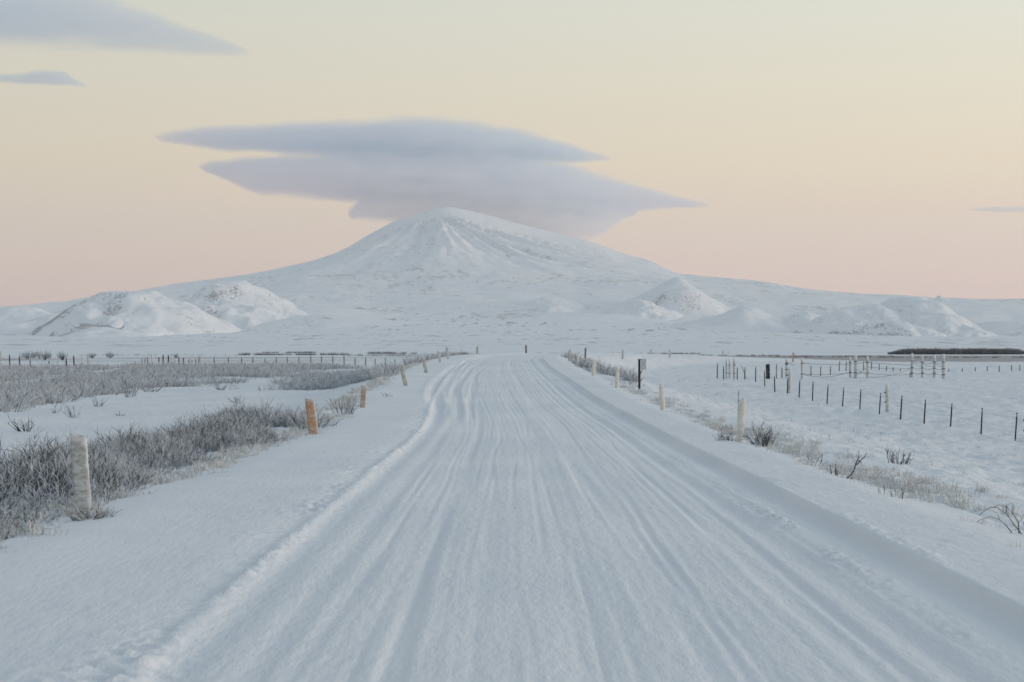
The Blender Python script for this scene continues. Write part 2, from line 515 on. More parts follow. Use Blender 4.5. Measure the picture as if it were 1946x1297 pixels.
edge = sstep(-5.5, -6.5, U) + sstep(4.2, 5.2, U)
dz = dz * (1 - edge) - .20 * sstep(-6.5, -7.0, U) - .20 * sstep(5.2, 5.7, U)
me = mesh_of('road', np.stack([Xg, Yg, Zg + dz], -1).reshape(-1, 3), grid_faces(*U.shape), M_road)
road = tag(obj('road', me), 'snow packed road with wheel ruts running towards the mountain', None, None, 'structure')

# ------------------------------------------------------------------ mountain and foothills
RD = 18000.0
sil = [(-900, 612), (-300, 604), (0, 596), (70, 590), (150, 577), (230, 566), (310, 552), (340, 541), (370, 534), (420, 529), (470, 522), (520, 513), (560, 504), (600, 494),
       (640, 480), (665, 468), (700, 447), (725, 433), (745, 423), (770, 413), (800, 404), (828, 396), (852, 393), (880, 398), (920, 408), (960, 418), (1000, 429), (1060, 444), (1110, 456),
       (1150, 468), (1180, 481), (1205, 488), (1230, 493), (1260, 507), (1290, 521), (1340, 525), (1400, 530), (1440, 534), (1490, 542), (1540, 550), (1600, 557),
       (1680, 560), (1760, 566), (1850, 568), (1946, 570), (2300, 578), (2900, 596)]
mx = np.linspace(-7600, 7600, 640)
my = np.concatenate([np.linspace(8600, 18600, 300), np.linspace(18600, 21400, 30)[1:]])
MX, MY = np.meshgrid(mx, my)
sx = (np.array([s[0] for s in sil]) - CX) * RD / F
sz = EYE + (HY - np.array([s[1] for s in sil])) * RD / F
dense = np.linspace(-9000, 9000, 1800)
zs = np.interp(dense, sx, sz)
kk = np.ones(9) / 9
zs = np.convolve(np.pad(zs, 8, mode='edge'), kk, 'same')[8:-8]
zs = zs + 5 * fbm(dense / 260, dense * 0, 71, 4)
# the ridge line is seen in perspective: columns follow lines of sight at the ridge, so scale by depth only there
zr_m = np.interp(MX, dense, zs)
t_f = np.clip((RD - MY) / 8600.0, 0, 1)
t_b = np.clip((MY - RD) / 3400.0, 0, 1)
hi_m = np.clip((zr_m - 380) / 800, 0, 1)
p_f = 1.55 + 1.5 * hi_m
g = np.where(MY <= RD, (1 - t_f) ** p_f, (1 - t_b) ** 1.3)
base_m = base_z(MX, MY)
MZ = base_m * (1 - g) + zr_m * g
sx0, sy0 = (826 - CX) * RD / F, RD - 150
rad = np.hypot(MX - sx0, MY - sy0)
th = np.arctan2(MX - sx0, sy0 - MY)
up = sstep(450, 1050, MZ) * (MY <= RD + 200)
front = sstep(60, 700, RD - MY)
gul = fbm(th * 7.0, rad / 2600, 73, 3)
gul2 = fbm(th * 19.0, rad / 1500, 74, 3)
MZ = MZ + front * up * (70 * (gul - .35) + 52 * (gul2 - .3) + 34 * (np.abs(fbm(th * 30.0 + rad / 900, rad / 420, 85, 4)) * -1.6)) + front * up * 26 * (fbm(MX / 380, MY / 500, 84, 4) - .3)
# the spur that comes straight down from the top and divides the lit face from the shaded one
def spur(x_top, x_bot, r_len, w, h, seed):
    tt = np.clip((RD - MY) / r_len, 0, 1)
    c = x_top + (x_bot - x_top) * tt + 60 * vnoise(MY / 500, MY * 0, seed)
    side = (MX - c) / w
    return h * np.exp(-np.abs(side) ** 1.6) * sstep(.02, .35, tt) * (1 - sstep(.5, 1, tt))
MZ = MZ + spur(-600, -470, 3500, 420, 95, 75) + spur(-850, -1150, 2700, 240, 30, 76) + spur(-250, 300, 3300, 330, 30, 77)
MZ = MZ + spur(-1050, -1750, 3600, 260, 45, 79)
rough_m = sstep(0, 500, RD - MY) * (1 - up)
MZ = MZ + rough_m * (22 * fbm(MX / 420, MY / 620, 80, 6, .6) + 34 * np.clip(fbm(MX / 900, MY / 1100, 81, 4), -.1, 1)) * sstep(0, .06, g)
MZ = MZ + 7.0 * fbm(MX / 120, MY / 160, 82, 4) * front
edge_m = (1 - sstep(8600, 9300, MY)) + sstep(6600, 7500, np.abs(MX))
MZ = MZ - 12 - 60 * np.clip(edge_m, 0, 1)
MZ = np.where(MY > RD, MZ - sstep(20600, 21400, MY) * 60, MZ)
M_mount = rock_snow('mountain_snow', .018, .82, .95, (.17, .18, .20), 12.0, .5)
me = mesh_of('mountain', np.stack([MX, MY, MZ + 12 * g], -1).reshape(-1, 3), grid_faces(*MX.shape), M_mount)
fattr(me, 'rock', np.clip(.35 + .6 * fbm(MX / 700, MY / 500, 83, 4), 0, 1).ravel() * (1 - up * .7).ravel())
tag(obj('mountain', me), 'broad snow covered volcano with its top in the cloud', None, None, 'structure')

M_hill = rock_snow('hill_snow', .075, .87, .99, (.11, .115, .13), 2.5, .7)

def hill(label, X, Y, D, wl_, wr_, depth, sharp, rock, seed, top=0.0, lumps=.16):
    """a foothill: X, Y its peak in the photograph, wl_/wr_ how far it reaches left and right of the peak, in pixels"""
    cx, cy = (X - CX) * D / F, D
    zb = float(base_z(np.float64(cx), np.float64(cy))) - 8
    H = EYE + (HY - Y) * D / F - zb
    L, Rr = 1.3 * wl_ * D / F, 1.3 * wr_ * D / F
    depth = depth * 1.3
    xs = np.concatenate([np.linspace(-L, 0, 70)[:-1], np.linspace(0, Rr, 70)])
    ys = np.linspace(-depth, depth * .8, 90)
    X2, Y2 = np.meshgrid(xs, ys)
    nx = np.where(X2 < 0, X2 / L, X2 / Rr)
    ny = np.where(Y2 < 0, Y2 / depth, Y2 / (depth * .8))
    W = L + Rr
    ny = ny + .28 * fbm(X2 / W * 3.1, Y2 / W * 2.5, seed, 3) * np.clip(np.hypot(nx, ny) * 2.2, 0, 1); nx = nx + .10 * fbm(X2 / W * 3.7 + 5, Y2 / W * 2.5, seed + 40, 3) * np.clip(np.abs(nx) * 3, 0, 1)
    r = np.sqrt(nx ** 2 + ny ** 2)
    r2 = np.clip((r - top) / (1 - top), 0, 1.0)
    a0 = .86 - r2                                   # straight flanks, soft foot, rounded top
    f = .5 * (a0 + np.sqrt(a0 ** 2 + .012)) / .865
    f = (f - f.min()) / (f.max() - f.min())
    f = f ** (.9 + .25 * (sharp - 1)) if sharp < 1.3 else f ** sharp
    f = 1 - ((1 - f) ** 2 + .004) ** .5 + .063
    Z = H * f
    k = np.clip(f * 4, 0, 1)
    lump = fbm((X2 + seed * 91) / (L + Rr) * 7, (Y2 + seed * 37) / (L + Rr) * 5, seed + 2, 5)
    rdg = 1 - np.abs(fbm((X2 + seed * 50) / (L + Rr) * 5, (Y2) / (L + Rr) * 3.2, seed + 5, 4)) * 2
    Z = Z + k * H * lumps * .95 * (lump * .75 + rdg * .5 - .40) * (1 - .7 * np.exp(-(r / .16) ** 2))
    fade = sstep(.80, 1.0, r)
    Z = Z - fade * 45 + base_z(cx + X2, cy + Y2) - float(base_z(np.float64(cx), np.float64(cy)))     # the foot follows the plain
    me = mesh_of('hill', np.stack([X2, Y2, Z], -1).reshape(-1, 3), grid_faces(*X2.shape), M_hill)
    rk = rock * np.clip(.55 + 1.2 * fbm(X2 / 180, Y2 / 260, seed + 9, 4), 0, 1.4) * np.clip(.35 + .65 * (X2 < .15 * Rr), 0, 1)
    fattr(me, 'rock', rk.ravel())
    return tag(obj('hill', me, None, (cx, cy, zb)), label, None, None, 'structure')

hill('low snowy knoll at the left edge under the pink sky', 44, 580, 11800, 110, 120, 800, 1.15, .5, 101)
hill('rocky snow slope left of the craggy hill', 150, 590, 10600, 170, 150, 800, 1.2, 1.0, 102)
hill('craggy snow covered hill on the left with bare rocks near its top', 232, 552, 9600, 150, 205, 780, 1.05, 1.15, 103, .10, .20)
hill('small rocky foot of the craggy left hill', 235, 601, 8900, 120, 90, 420, 1.1, 1.25, 104, .15)
hill('rounded snow hill right of the craggy one', 432, 534, 11300, 120, 150, 900, 1.15, .75, 105, .12, .18)
hill('low snow drift mound below the craggy hill', 190, 622, 8300, 70, 90, 300, 1.2, .2, 106, .1, .08)
hill('faint small cone in front of the mountain middle', 1042, 564, 12600, 70, 90, 700, 1.25, .2, 107, .08, .14)
hill('pointed snow cone right of the mountain', 1289, 527, 12600, 150, 145, 900, 1.45, .45, 108, .0, .08)
hill('rocky shoulder left of the pointed cone', 1218, 569, 11800, 75, 85, 500, 1.2, .85, 109, .05, .18)
hill('smooth snow hill with a shaded left side', 1412, 580, 10600, 120, 125, 700, 1.35, .3, 110, .0, .12)
hill('small snow hump right of the smooth hill', 1528, 592, 10400, 65, 75, 420, 1.2, .7, 111, .06, .14)
hill('left top of the big rounded hill on the right', 1662, 577, 9700, 150, 80, 560, 1.1, .8, 112, .06, .14)
hill('big rounded snow hill on the right', 1730, 566, 9900, 120, 125, 700, 1.02, .55, 113, .12, .12)
hill('rocky lower step in front of the big right hill', 1700, 613, 9100, 70, 80, 300, 1.2, .75, 114, .2, .2)
hill('low rocky hummock at the foot of the right hill', 1793, 607, 9200, 50, 90, 320, 1.25, .7, 115, .05)
hill('long rough rise at the right edge', 1930, 610, 9600, 130, 160, 500, 1.2, .9, 116, .2)
hill('tiny peak on the skyline at the right', 1785, 561, 15500, 35, 40, 500, 1.2, .4, 117, .05)
hill('long low ridge joining the right hills', 1560, 604, 11200, 260, 240, 800, 1.3, .6, 121, .25, .2)
hill('long low ridge behind the right edge hills', 1850, 588, 12200, 260, 260, 900, 1.3, .6, 122, .2, .2)
hill('long low ridge between the left hills and the mountain', 520, 588, 12000, 220, 260, 900, 1.3, .5, 123, .25, .2)
hill('low ridge at the mountain foot right of centre', 1130, 598, 11300, 200, 200, 800, 1.3, .5, 124, .2, .2)
hill('broad low rise at the mountain foot left of centre', 600, 600, 10500, 170, 220, 700, 1.4, .6, 119, .1)

# ------------------------------------------------------------------ scatter: many small plants as one mass
def scatter(name, protos, pts, rots, scls, idx, label):
    """one mass of plants: points in a mesh, plants set on them by geometry nodes"""
    me = bpy.data.meshes.new(name)
    pts = np.asarray(pts, np.float32)
    me.vertices.add(len(pts)); me.vertices.foreach_set('co', pts.ravel())
    a = me.attributes.new('rot', 'FLOAT_VECTOR', 'POINT'); a.data.foreach_set('vector', np.asarray(rots, np.float32).ravel())
    a = me.attributes.new('scl', 'FLOAT_VECTOR', 'POINT'); a.data.foreach_set('vector', np.asarray(scls, np.float32).ravel())
    a = me.attributes.new('idx', 'INT', 'POINT'); a.data.foreach_set('value', np.asarray(idx, np.int32))
    o = obj(name, me)
    coll = bpy.data.collections.new(name + '_plants')
    for i, pm in enumerate(protos):
        coll.objects.link(bpy.data.objects.new('%s_plant_%02d' % (name, i), pm))
    ng = bpy.data.node_groups.new(name + '_scatter', 'GeometryNodeTree')
    ng.interface.new_socket('Geometry', in_out='INPUT', socket_type='NodeSocketGeometry')
    ng.interface.new_socket('Geometry', in_out='OUTPUT', socket_type='NodeSocketGeometry')
    n, l = ng.nodes, ng.links
    gi, go = n.new('NodeGroupInput'), n.new('NodeGroupOutput')
    ci = n.new('GeometryNodeCollectionInfo'); ci.inputs['Collection'].default_value = coll
    ci.inputs['Separate Children'].default_value = True; ci.inputs['Reset Children'].default_value = True
    iop = n.new('GeometryNodeInstanceOnPoints'); iop.inputs['Pick Instance'].default_value = True
    def named(nm, ty):
        t = n.new('GeometryNodeInputNamedAttribute'); t.data_type = ty; t.inputs['Name'].default_value = nm
        return t.outputs['Attribute']
    l.new(gi.outputs[0], iop.inputs['Points'])
    l.new(ci.outputs[0], iop.inputs['Instance'])
    l.new(named('idx', 'INT'), iop.inputs['Instance Index'])
    l.new(named('rot', 'FLOAT_VECTOR'), iop.inputs['Rotation'])
    l.new(named('scl', 'FLOAT_VECTOR'), iop.inputs['Scale'])
    l.new(iop.outputs[0], go.inputs[0])
    md = o.modifiers.new('plants', 'NODES'); md.node_group = ng
    return tag(o, label, None, None, 'stuff')

DARK = np.array((.020, .024, .031)); MID = np.array((.11, .115, .125)); FROST = np.array((.72, .78, .84))
TAN = np.array((.42, .36, .28)); PALE = np.array((.66, .64, .60))

def twig(V, Fc, C, p0, dirn, length, r0, rnd, segs=3, bend=.25, n=3, c0=DARK, c1=FROST, branch=0, droop=0.0):
    pts = [Vector(p0)]
    d = Vector(dirn).normalized()
    side = Vector((rnd.uniform(-1, 1), rnd.uniform(-1, 1), rnd.uniform(-.4, .6)))
    for s in range(segs):
        d = (d + side * (bend / segs) + Vector((0, 0, -droop / segs)) + Vector((rnd.uniform(-1, 1), rnd.uniform(-1, 1), rnd.uniform(-1, 1))) * (bend * .3)).normalized()
        pts.append(pts[-1] + d * (length / segs))
    rads = [r0 * (1 - .7 * i / segs) for i in range(segs + 1)]
    b = len(V)
    tube(V, Fc, pts, rads, n, False)
    for i in range(segs + 1):
        f = i / segs
        C.extend([tuple(c0 * (1 - f) + c1 * f)] * n)
    for k in range(branch):
        i = rnd.randint(1, segs)
        q = pts[i]
        dd = (d + Vector((rnd.uniform(-1, 1), rnd.uniform(-1, 1), rnd.uniform(-.1, .9))) * .8).normalized()
        twig(V, Fc, C, q, dd, length * rnd.uniform(.25, .5), r0 * .6, rnd, max(2, segs - 1), bend, n, c0 * .5 + c1 * .5, c1, 0)

def shrub_mesh(name, seed, stems, h, spread, r0, frosty=.5, branch=3, foot=.3, segs=3, bend=.3, n=3, warm=0.0, droop=.0):
    rnd = random.Random(seed)
    V, Fc, C = [], [], []
    for s in range(stems):
        w = rnd.uniform(0, 2 * math.pi); q = math.sqrt(rnd.random())
        p = Vector((math.cos(w) * q * foot, math.sin(w) * q * foot, -.05))
        tilt = spread * (.25 + q * rnd.uniform(.5, 1.1))
        w2 = w + rnd.uniform(-.7, .7)
        d = Vector((math.cos(w2) * tilt, math.sin(w2) * tilt, 1))
        f = rnd.random()
        if f < frosty:
            c0, c1 = MID * .4 + FROST * .42, FROST * rnd.uniform(.85, 1.15)
        else:
            c0 = DARK * rnd.uniform(.7, 1.5); c1 = DARK * .5 + MID * rnd.uniform(.4, 1.4)
        if warm and rnd.random() < warm:
            c0, c1 = TAN * .55, TAN * .6 + FROST * .35
        twig(V, Fc, C, p, d, h * rnd.uniform(.55, 1.08), r0 * rnd.uniform(.7, 1.3), rnd, segs, bend, n, c0, c1, branch, droop)
    return mesh_of(name, V, Fc, M_twig, True, C)

def grass_mesh(name, seed, blades, h, spread, w, c_lo, c_hi, frost=.5):
    rnd = random.Random(seed)
    V, Fc, C = [], [], []
    for s in range(blades):
        a = rnd.uniform(0, 2 * math.pi); q = rnd.random() ** .5 * .12
        p = Vector((math.cos(a) * q, math.sin(a) * q, -.02))
        a2 = a + rnd.uniform(-.8, .8)
        ln = h * rnd.uniform(.5, 1.1); lean = spread * rnd.uniform(.3, 1.2)
        side = Vector((-math.sin(a2), math.cos(a2), 0)) * w
        p1 = p + Vector((math.cos(a2) * lean * ln * .4, math.sin(a2) * lean * ln * .4, ln * .62))
        p2 = p + Vector((math.cos(a2) * lean * ln, math.sin(a2) * lean * ln, ln * (.95 - .35 * lean)))
        b = len(V)
        V += [p - side, p + side, p1 + side * .8, p1 - side * .8, p2 + side * .25]
        Fc += [(b, b + 1, b + 2, b + 3), (b + 3, b + 2, b + 4)]
        f = rnd.random()
        c = c_lo * (1 - f) + c_hi * f
        tip = FROST if rnd.random() < frost else c * 1.1
        C += [tuple(c), tuple(c), tuple(c * .6 + tip * .4), tuple(c * .6 + tip * .4), tuple(tip)]
    return mesh_of(name, V, Fc, M_twig, True, C)

def spread_pts(fn, n, box, seed):
    r = np.random.default_rng(seed)
    x = r.uniform(box[0], box[1], n); y = r.uniform(box[2], box[3], n)
    keep = r.random(n) < fn(x, y)
    return x[keep], y[keep], r

def do_scatter(name, protos, x, y, r, s_lo, s_hi, tilt, label, sink=0.0, zsc=(.8, 1.15), smod=None):
    z = G(x, y) - sink
    rot = np.stack([r.normal(0, tilt, len(x)), r.normal(0, tilt, len(x)), r.uniform(0, 6.283, len(x))], -1)
    s = r.uniform(s_lo, s_hi, len(x))
    if smod is not None: s = s * smod
    scl = np.stack([s, s, s * r.uniform(*zsc, len(x))], -1)
    return scatter(name, protos, np.stack([x, y, z], -1), rot, scl, r.integers(0, len(protos), len(x)), label)

# the frosted thicket along the left verge
th_p = [shrub_mesh('thicket_plant', 200 + i, 24, .60, .75, .007 if i % 2 else .011, .65, 4, .26, 3, .65, 3, .02) for i in range(8)] + [shrub_mesh('thicket_plant', 220 + i, 15, .66, .8, .012, .25, 5, .3, 4, .9, 3, .0) for i in range(2)]
def thick_d(x, y):
    u = x - xc_of(y)
    inner = 10.6 + 1.2 * fbm(y / 7, y * 0, 91, 3)
    outer = 6.55 + .6 * fbm(y / 4, y * 0 + 3, 92, 3)
    m = sstep(outer - .2, outer + 1.0, -u) * (1 - sstep(inner - 1.2, inner + .5, -u)) * (1 - sstep(60, 68, y))
    gaps = sstep(-.42, .12, fbm(x / 1.3, y / 2.4, 93, 3))
    return m * gaps
x, y, r = spread_pts(thick_d, 5600, (-13, -5, 13, 70), 1)
sm = .82 + .5 * fbm(x / 1.8, y / 4, 94, 2) - .25 * (1 - sstep(6.9, 8.2, -(x - xc_of(y))))
do_scatter('frosted_thicket', th_p, x, y, r, .85, 1.15, .12, 'dense frosted grey thicket along the left side of the road', .02, smod=sm)

# the frosted brush field further left, up to the far fence
br_p = [shrub_mesh('brush_plant', 240 + i, 20, .50, 1.0, .012, .74, 2, .45, 2, .5, 3, .04) for i in range(6)]
def brush_d(x, y):
    X = CX + x / y * F; Yp = HY + (EYE - G(x, y, False)) / y * F
    lower = np.interp(X, [-200, 0, 100, 190, 310, 420, 500, 600, 700, 780, 850, 900], [790, 786, 774, 748, 742, 738, 742, 744, 722, 706, 690, 685])
    lower = lower + 10 * fbm(x / 6, y / 14, 95, 3)
    m = (Yp < lower) & (y < 240) & (x - xc_of(y) < -6.6)
    n1 = fbm(x / 9, y / 22, 96, 4)
    streak = np.exp(-((Yp - np.interp(X, [-50, 60, 140, 260], [738, 727, 714, 700])) / 6) ** 2) * (X < 240)
    streak += np.exp(-((Yp - np.interp(X, [470, 560, 640, 760], [735, 712, 706, 700])) / 5) ** 2) * (X > 450) * (X < 780)
    n2 = fbm(x / 2.6, y / 5, 196, 3)
    return m * np.clip(sstep(-.40, .12, n1 + .55 * n2) - 1.1 * streak, .0, 1)
x, y, r = spread_pts(brush_d, 30000, (-75, -4, 70, 264), 2)
do_scatter('frosted_brush', br_p, x, y, r, .7, 1.35, .15, 'wide field of low frosted brush on the left before the fence', .03)

# brush strip behind the right markers, where the road bends
def rb_d(x, y):
    u = x - xc_of(y)
    X = CX + x / y * F
    c = np.interp(X, [1060, 1110, 1200, 1225], [5.9, 6.0, 6.6, 7.0])
    return .55 * np.exp(-((u - c) / .55) ** 2) * (X > 1066) * (X < 1212) * (y < 190) * sstep(-.25, .15, vnoise(y / 7, y * 0, 197) + .5 * vnoise(y / 2.5, x, 198))
x, y, r = spread_pts(rb_d, 5200, (2, 14, 90, 200), 3)
do_scatter('frosted_scrub', th_p, x, y, r, .65, 1.15, .15, 'low frosted scrub behind the right marker posts near the bend', .02)

# dry grass along both shoulders
gr_p = [grass_mesh('grass_tuft', 300 + i, 34, .18, .9, .0055, TAN * .35 + PALE * .55, PALE, .7) for i in range(5)]
gr_w = [grass_mesh('grass_tuft', 320 + i, 26, .17, .9, .0055, PALE * .85, FROST, .7) for i in range(4)]
def grass_d(x, y):
    u = x - xc_of(y)
    n1 = sstep(-.45, .2, fbm(x / .9, y / 2.2, 97, 3)) * (.55 + .45 * (y > 0))
    rc = 4.75 + .4 * vnoise(y / 9, y * 0, 98)
    rgt = .9 * np.exp(-((u - rc - .45) / .85) ** 2) * (.45 + .55 * sstep(-.2, .3, fbm(x / 1.1, y / 4.0, 297, 2))) * sstep(14, 20, y) * (.45 + .55 * (y < 60)) * (y < 95)
    lft = np.exp(-((u + 6.55 - .2 * vnoise(y / 6, y * 0, 99)) / .42) ** 2) * .9
    return np.clip(rgt + lft, 0, 1) * n1
x, y, r = spread_pts(grass_d, 60000, (-9, 10, 13, 150), 4)
do_scatter('dry_grass', gr_p + gr_w, x, y, r, .7, 1.25, .2, 'frosted straw coloured grass along both road shoulders', .02)

# grass tips poking through the snow of the fields
def tips_d(x, y):
    u = x - xc_of(y)
    right = (u > 6.2) * sstep(-.15, .45, fbm(x / 2.5, y / 6, 100, 4)) * (.9 - .6 * sstep(60, 110, y)) * (1 - sstep(180, 260, y))
    left = (u < -9) * sstep(.1, .6, fbm(x / 2.5, y / 6, 101, 4)) * .35 * (y < 140)
    return np.clip(right + left, 0, 1)
x, y, r = spread_pts(tips_d, 46000, (-30, 44, 22, 200), 5)
do_scatter('grass_tips', gr_w, x, y, r, .4, 1.15, .25, 'whitened grass tips poking through the field snow', .05)

# far scrub and wood beyond the fields
fs_p = [shrub_mesh('far_scrub_plant', 340 + i, 14, 1.0, .7, .035, .22, 2, .6, 2, .3, 3) for i in range(4)]
def far_band(spec, n, seed, name, label, sc):
    """spec: rows of X from, X to, distance, half depth, weight"""
    r = np.random.default_rng(seed)
    xs, ys, ss = [], [], []
    for (X0, X1, d, hd, k, s) in spec:
        m = int(n * k)
        X = r.uniform(X0, X1, m); dd = d + r.normal(0, hd, m) * .6
        keep = r.random(m) < np.clip(.75 + .8 * vnoise(X / 9, X * 0 + d, 103), .1, 1)
        X, dd = X[keep], dd[keep]
        xs.append((X - CX) / F * dd); ys.append(dd); ss.append(np.full(len(X), s))
    x = np.concatenate(xs); y = np.concatenate(ys)
    return do_scatter(name, fs_p, x, y, r, sc * .6, sc * 1.25, .1, label, .1, smod=np.concatenate(ss))
far_band([(455, 660, 1180, 12, 1.0, 1.0), (500, 600, 1420, 10, .45, .9), (700, 790, 1330, 10, .5, 1.0), (840, 890, 1250, 8, .35, 1.0), (660, 800, 1120, 10, .4, .7),
          (1005, 1080, 1200, 20, .45, .9), (1120, 1220, 1250, 20, .35, .8), (1230, 1330, 1300, 16, .3, .8), (150, 460, 1150, 14, .35, .6),
          (1270, 1480, 1080, 14, .55, .7), (1470, 1700, 950, 16, .5, .7), (1660, 1946, 900, 20, .45, .6)], 420, 6, 'far_scrub',
         'thin dark lines of far scrub across the plain', 1.25)
wood_p = [shrub_mesh('birch_plant', 360 + i, 22, 3.0, .45, .06, .03, 4, .8, 3, .3, 3) for i in range(4)]
r = np.random.default_rng(9)
X = r.uniform(1688, 1944, 2600); dd = r.uniform(1240, 1330, 2600)
x = (X - CX) / F * dd; y = dd
tap = .45 + .55 * np.minimum(sstep(1688, 1725, X), 1 - .5 * sstep(1930, 1946, X))
do_scatter('birch_wood', wood_p, x, y, r, .7, 1.05, .06, 'dark band of low leafless wood on the plain at right', .2, smod=tap)

# ------------------------------------------------------------------ single bushes
def bush(X, Y, wpx, hpx, seed, label, name='frosted_shrub', cat='shrub', stems=26, frosty=.4, branch=3, spread=.9, n=4, r0=.009, bend=.4, warm=0, droop=0., d=None, foot=.38):
    p = hit(X, Y) if d is None else Vector(((X - CX) * d / F, d, 0))
    p.z = gz(p.x, p.y)
    h = hpx * p.y / F; w = wpx * p.y / F
    me = shrub_mesh(name, seed, stems, 1.0, spread, r0 / max(h, .2), frosty, branch, foot, 4, bend, n, warm, droop)
    co = np.empty(len(me.vertices) * 3, np.float32); me.vertices.foreach_get('co', co); co = co.reshape(-1, 3)
    ext = np.percentile(np.abs(co[:, 0]), 96)
    zt = np.percentile(co[:, 2], 98)
    co[:, 0] *= w / 2 / ext; co[:, 1] *= w / 2 / ext; co[:, 2] *= h / zt
    me.vertices.foreach_set('co', co.ravel()); me.update()
    return tag(obj(name, me, None, p), label, cat, 'single bushes in the snow')

bush(50, 820, 52, 26, 401, 'small bare shrub alone on the snow at the left edge', stems=22)
bush(140, 794, 34, 26, 402, 'small twiggy shrub in the left clearing, front one of a short row', stems=16, frosty=.35)
bush(104, 786, 22, 14, 403, 'low twig tuft just left of the twiggy shrub in the left clearing', stems=10, frosty=.5)
bush(187, 774, 30, 20, 404, 'frosted shrub at the back of the short row in the left clearing', stems=18)
bush(226, 791, 20, 9, 405, 'tiny sprig lying on the snow in the left clearing', stems=7, spread=1.6)
bush(247, 755, 38, 30, 406, 'dark clumped shrub with a snowy foot in the middle of the left clearing', stems=30, frosty=.3)
bush(452, 766, 34, 15, 407, 'low fan shaped shrub alone on the snow above the thicket', stems=16)
bush(290, 745, 44, 16, 408, 'low dark shrub at the clearing edge under the brush field', stems=24, frosty=.3)
bush(420, 742, 26, 14, 409, 'rounded dark shrub at the clearing edge left of the fan shaped one', stems=22, frosty=.25)
bush(655, 790, 60, 44, 410, 'upright bare twigs just right of the orange post', stems=34, frosty=.45, spread=.7)
bush(737, 757, 22, 12, 411, 'small dark sprig beside the leaning pale post', stems=10)
bush(1382, 846, 44, 34, 412, 'dark frosted bush left of the cream post with the rod', stems=46, frosty=.4, bend=1.0, branch=5, spread=.6, foot=.6)
bush(1448, 850, 62, 44, 413, 'dark curled bush right of the cream post with the rod', stems=60, frosty=.3, bend=1.1, branch=5, spread=.6, foot=.6)
bush(1708, 880, 52, 32, 414, 'fan of bare stems standing alone in the right field', stems=26, frosty=.35, spread=.6, bend=.4, foot=.5)
bush(1552, 885, 36, 22, 415, 'few bent twigs in the snow left of the forked twig', stems=6, frosty=.1, spread=1.2, bend=.9, branch=1)
bush(1588, 910, 14, 26, 416, 'pair of short upright stalks beside the forked twig', stems=5, frosty=.2, spread=.3, branch=1, bend=.2)
for i, (X, Y, h) in enumerate([(1676, 950, 28), (1698, 955, 34), (1716, 957, 32)]):
    bush(X, Y, 14, h, 420 + i, ['left of three dry seed stalks in the verge grass', 'middle of three dry seed stalks in the verge grass', 'right of three dry seed stalks in the verge grass'][i],
         'seed_stalk', 'plant', stems=3, frosty=.4, spread=.18, branch=7, bend=.25, droop=.1)
bush(172, 990, 90, 34, 424, 'straw coloured frosted tussock round the foot of the nearest left post', 'grass_tussock', 'grass tuft', stems=150, frosty=.7, spread=.9, branch=1, warm=.45, r0=.005, foot=.8, bend=.8, droop=.15)

# forked twig
p = hit(1606, 916)
V, Fc = [], []
s = p.y / F
def P(dx, dy): return (dx * s, random.Random(dx * 7 + dy).uniform(-.06, .06), -dy * s)
for pts, r0 in (([P(0, 3), P(4, -6), P(11, -14), P(18, -22), P(22, -35), P(25, -48), P(26, -60)], .016), ([P(22, -32), P(29, -40), P(35, -47), P(40, -56)], .010),
                ([P(6, 3), P(13, -8), P(18, -20)], .010), ([P(24, -42), P(32, -36)], .007)):
    tube(V, Fc, pts, [r0 * (1 - .6 * i / len(pts)) for i in range(len(pts))], 6)
tag(obj('forked_twig', mesh_of('forked_twig', V, Fc, frost_mat('twig_bark', (.07, .06, .055), (.55, .57, .6), .58, .75)), None, p),
    'bare forked twig standing up out of the right verge', 'twig')

# arching bramble
p = hit(1925, 1016)
s = p.y / F
V, Fc = [], []
for pts, r0 in (([P(20, 6), P(2, -20), P(-14, -40), P(-28, -50), P(-42, -52), P(-56, -44), P(-64, -36)], .012), ([P(14, 5), P(10, -22), P(0, -40), P(-12, -52), P(-26, -56), P(-36, -50)], .011),
                ([P(4, 5), P(-10, -14), P(-26, -28), P(-44, -34), P(-58, -30), P(-70, -24)], .010), ([P(24, 5), P(22, -18), P(14, -34), P(4, -40)], .009),
                ([P(-14, -40), P(-10, -54), P(-4, -60)], .006), ([P(-28, -28), P(-30, -40), P(-38, -44)], .006), ([P(10, -22), P(20, -30), P(24, -40)], .006)):
    tube(V, Fc, pts, [r0 * .6 * (1 - .6 * i / len(pts)) for i in range(len(pts))], 5)
tag(obj('bramble', mesh_of('bramble', V, Fc, bpy.data.materials['twig_bark']), None, p), 'arching dark bramble stems at the right edge of the picture', 'bramble')

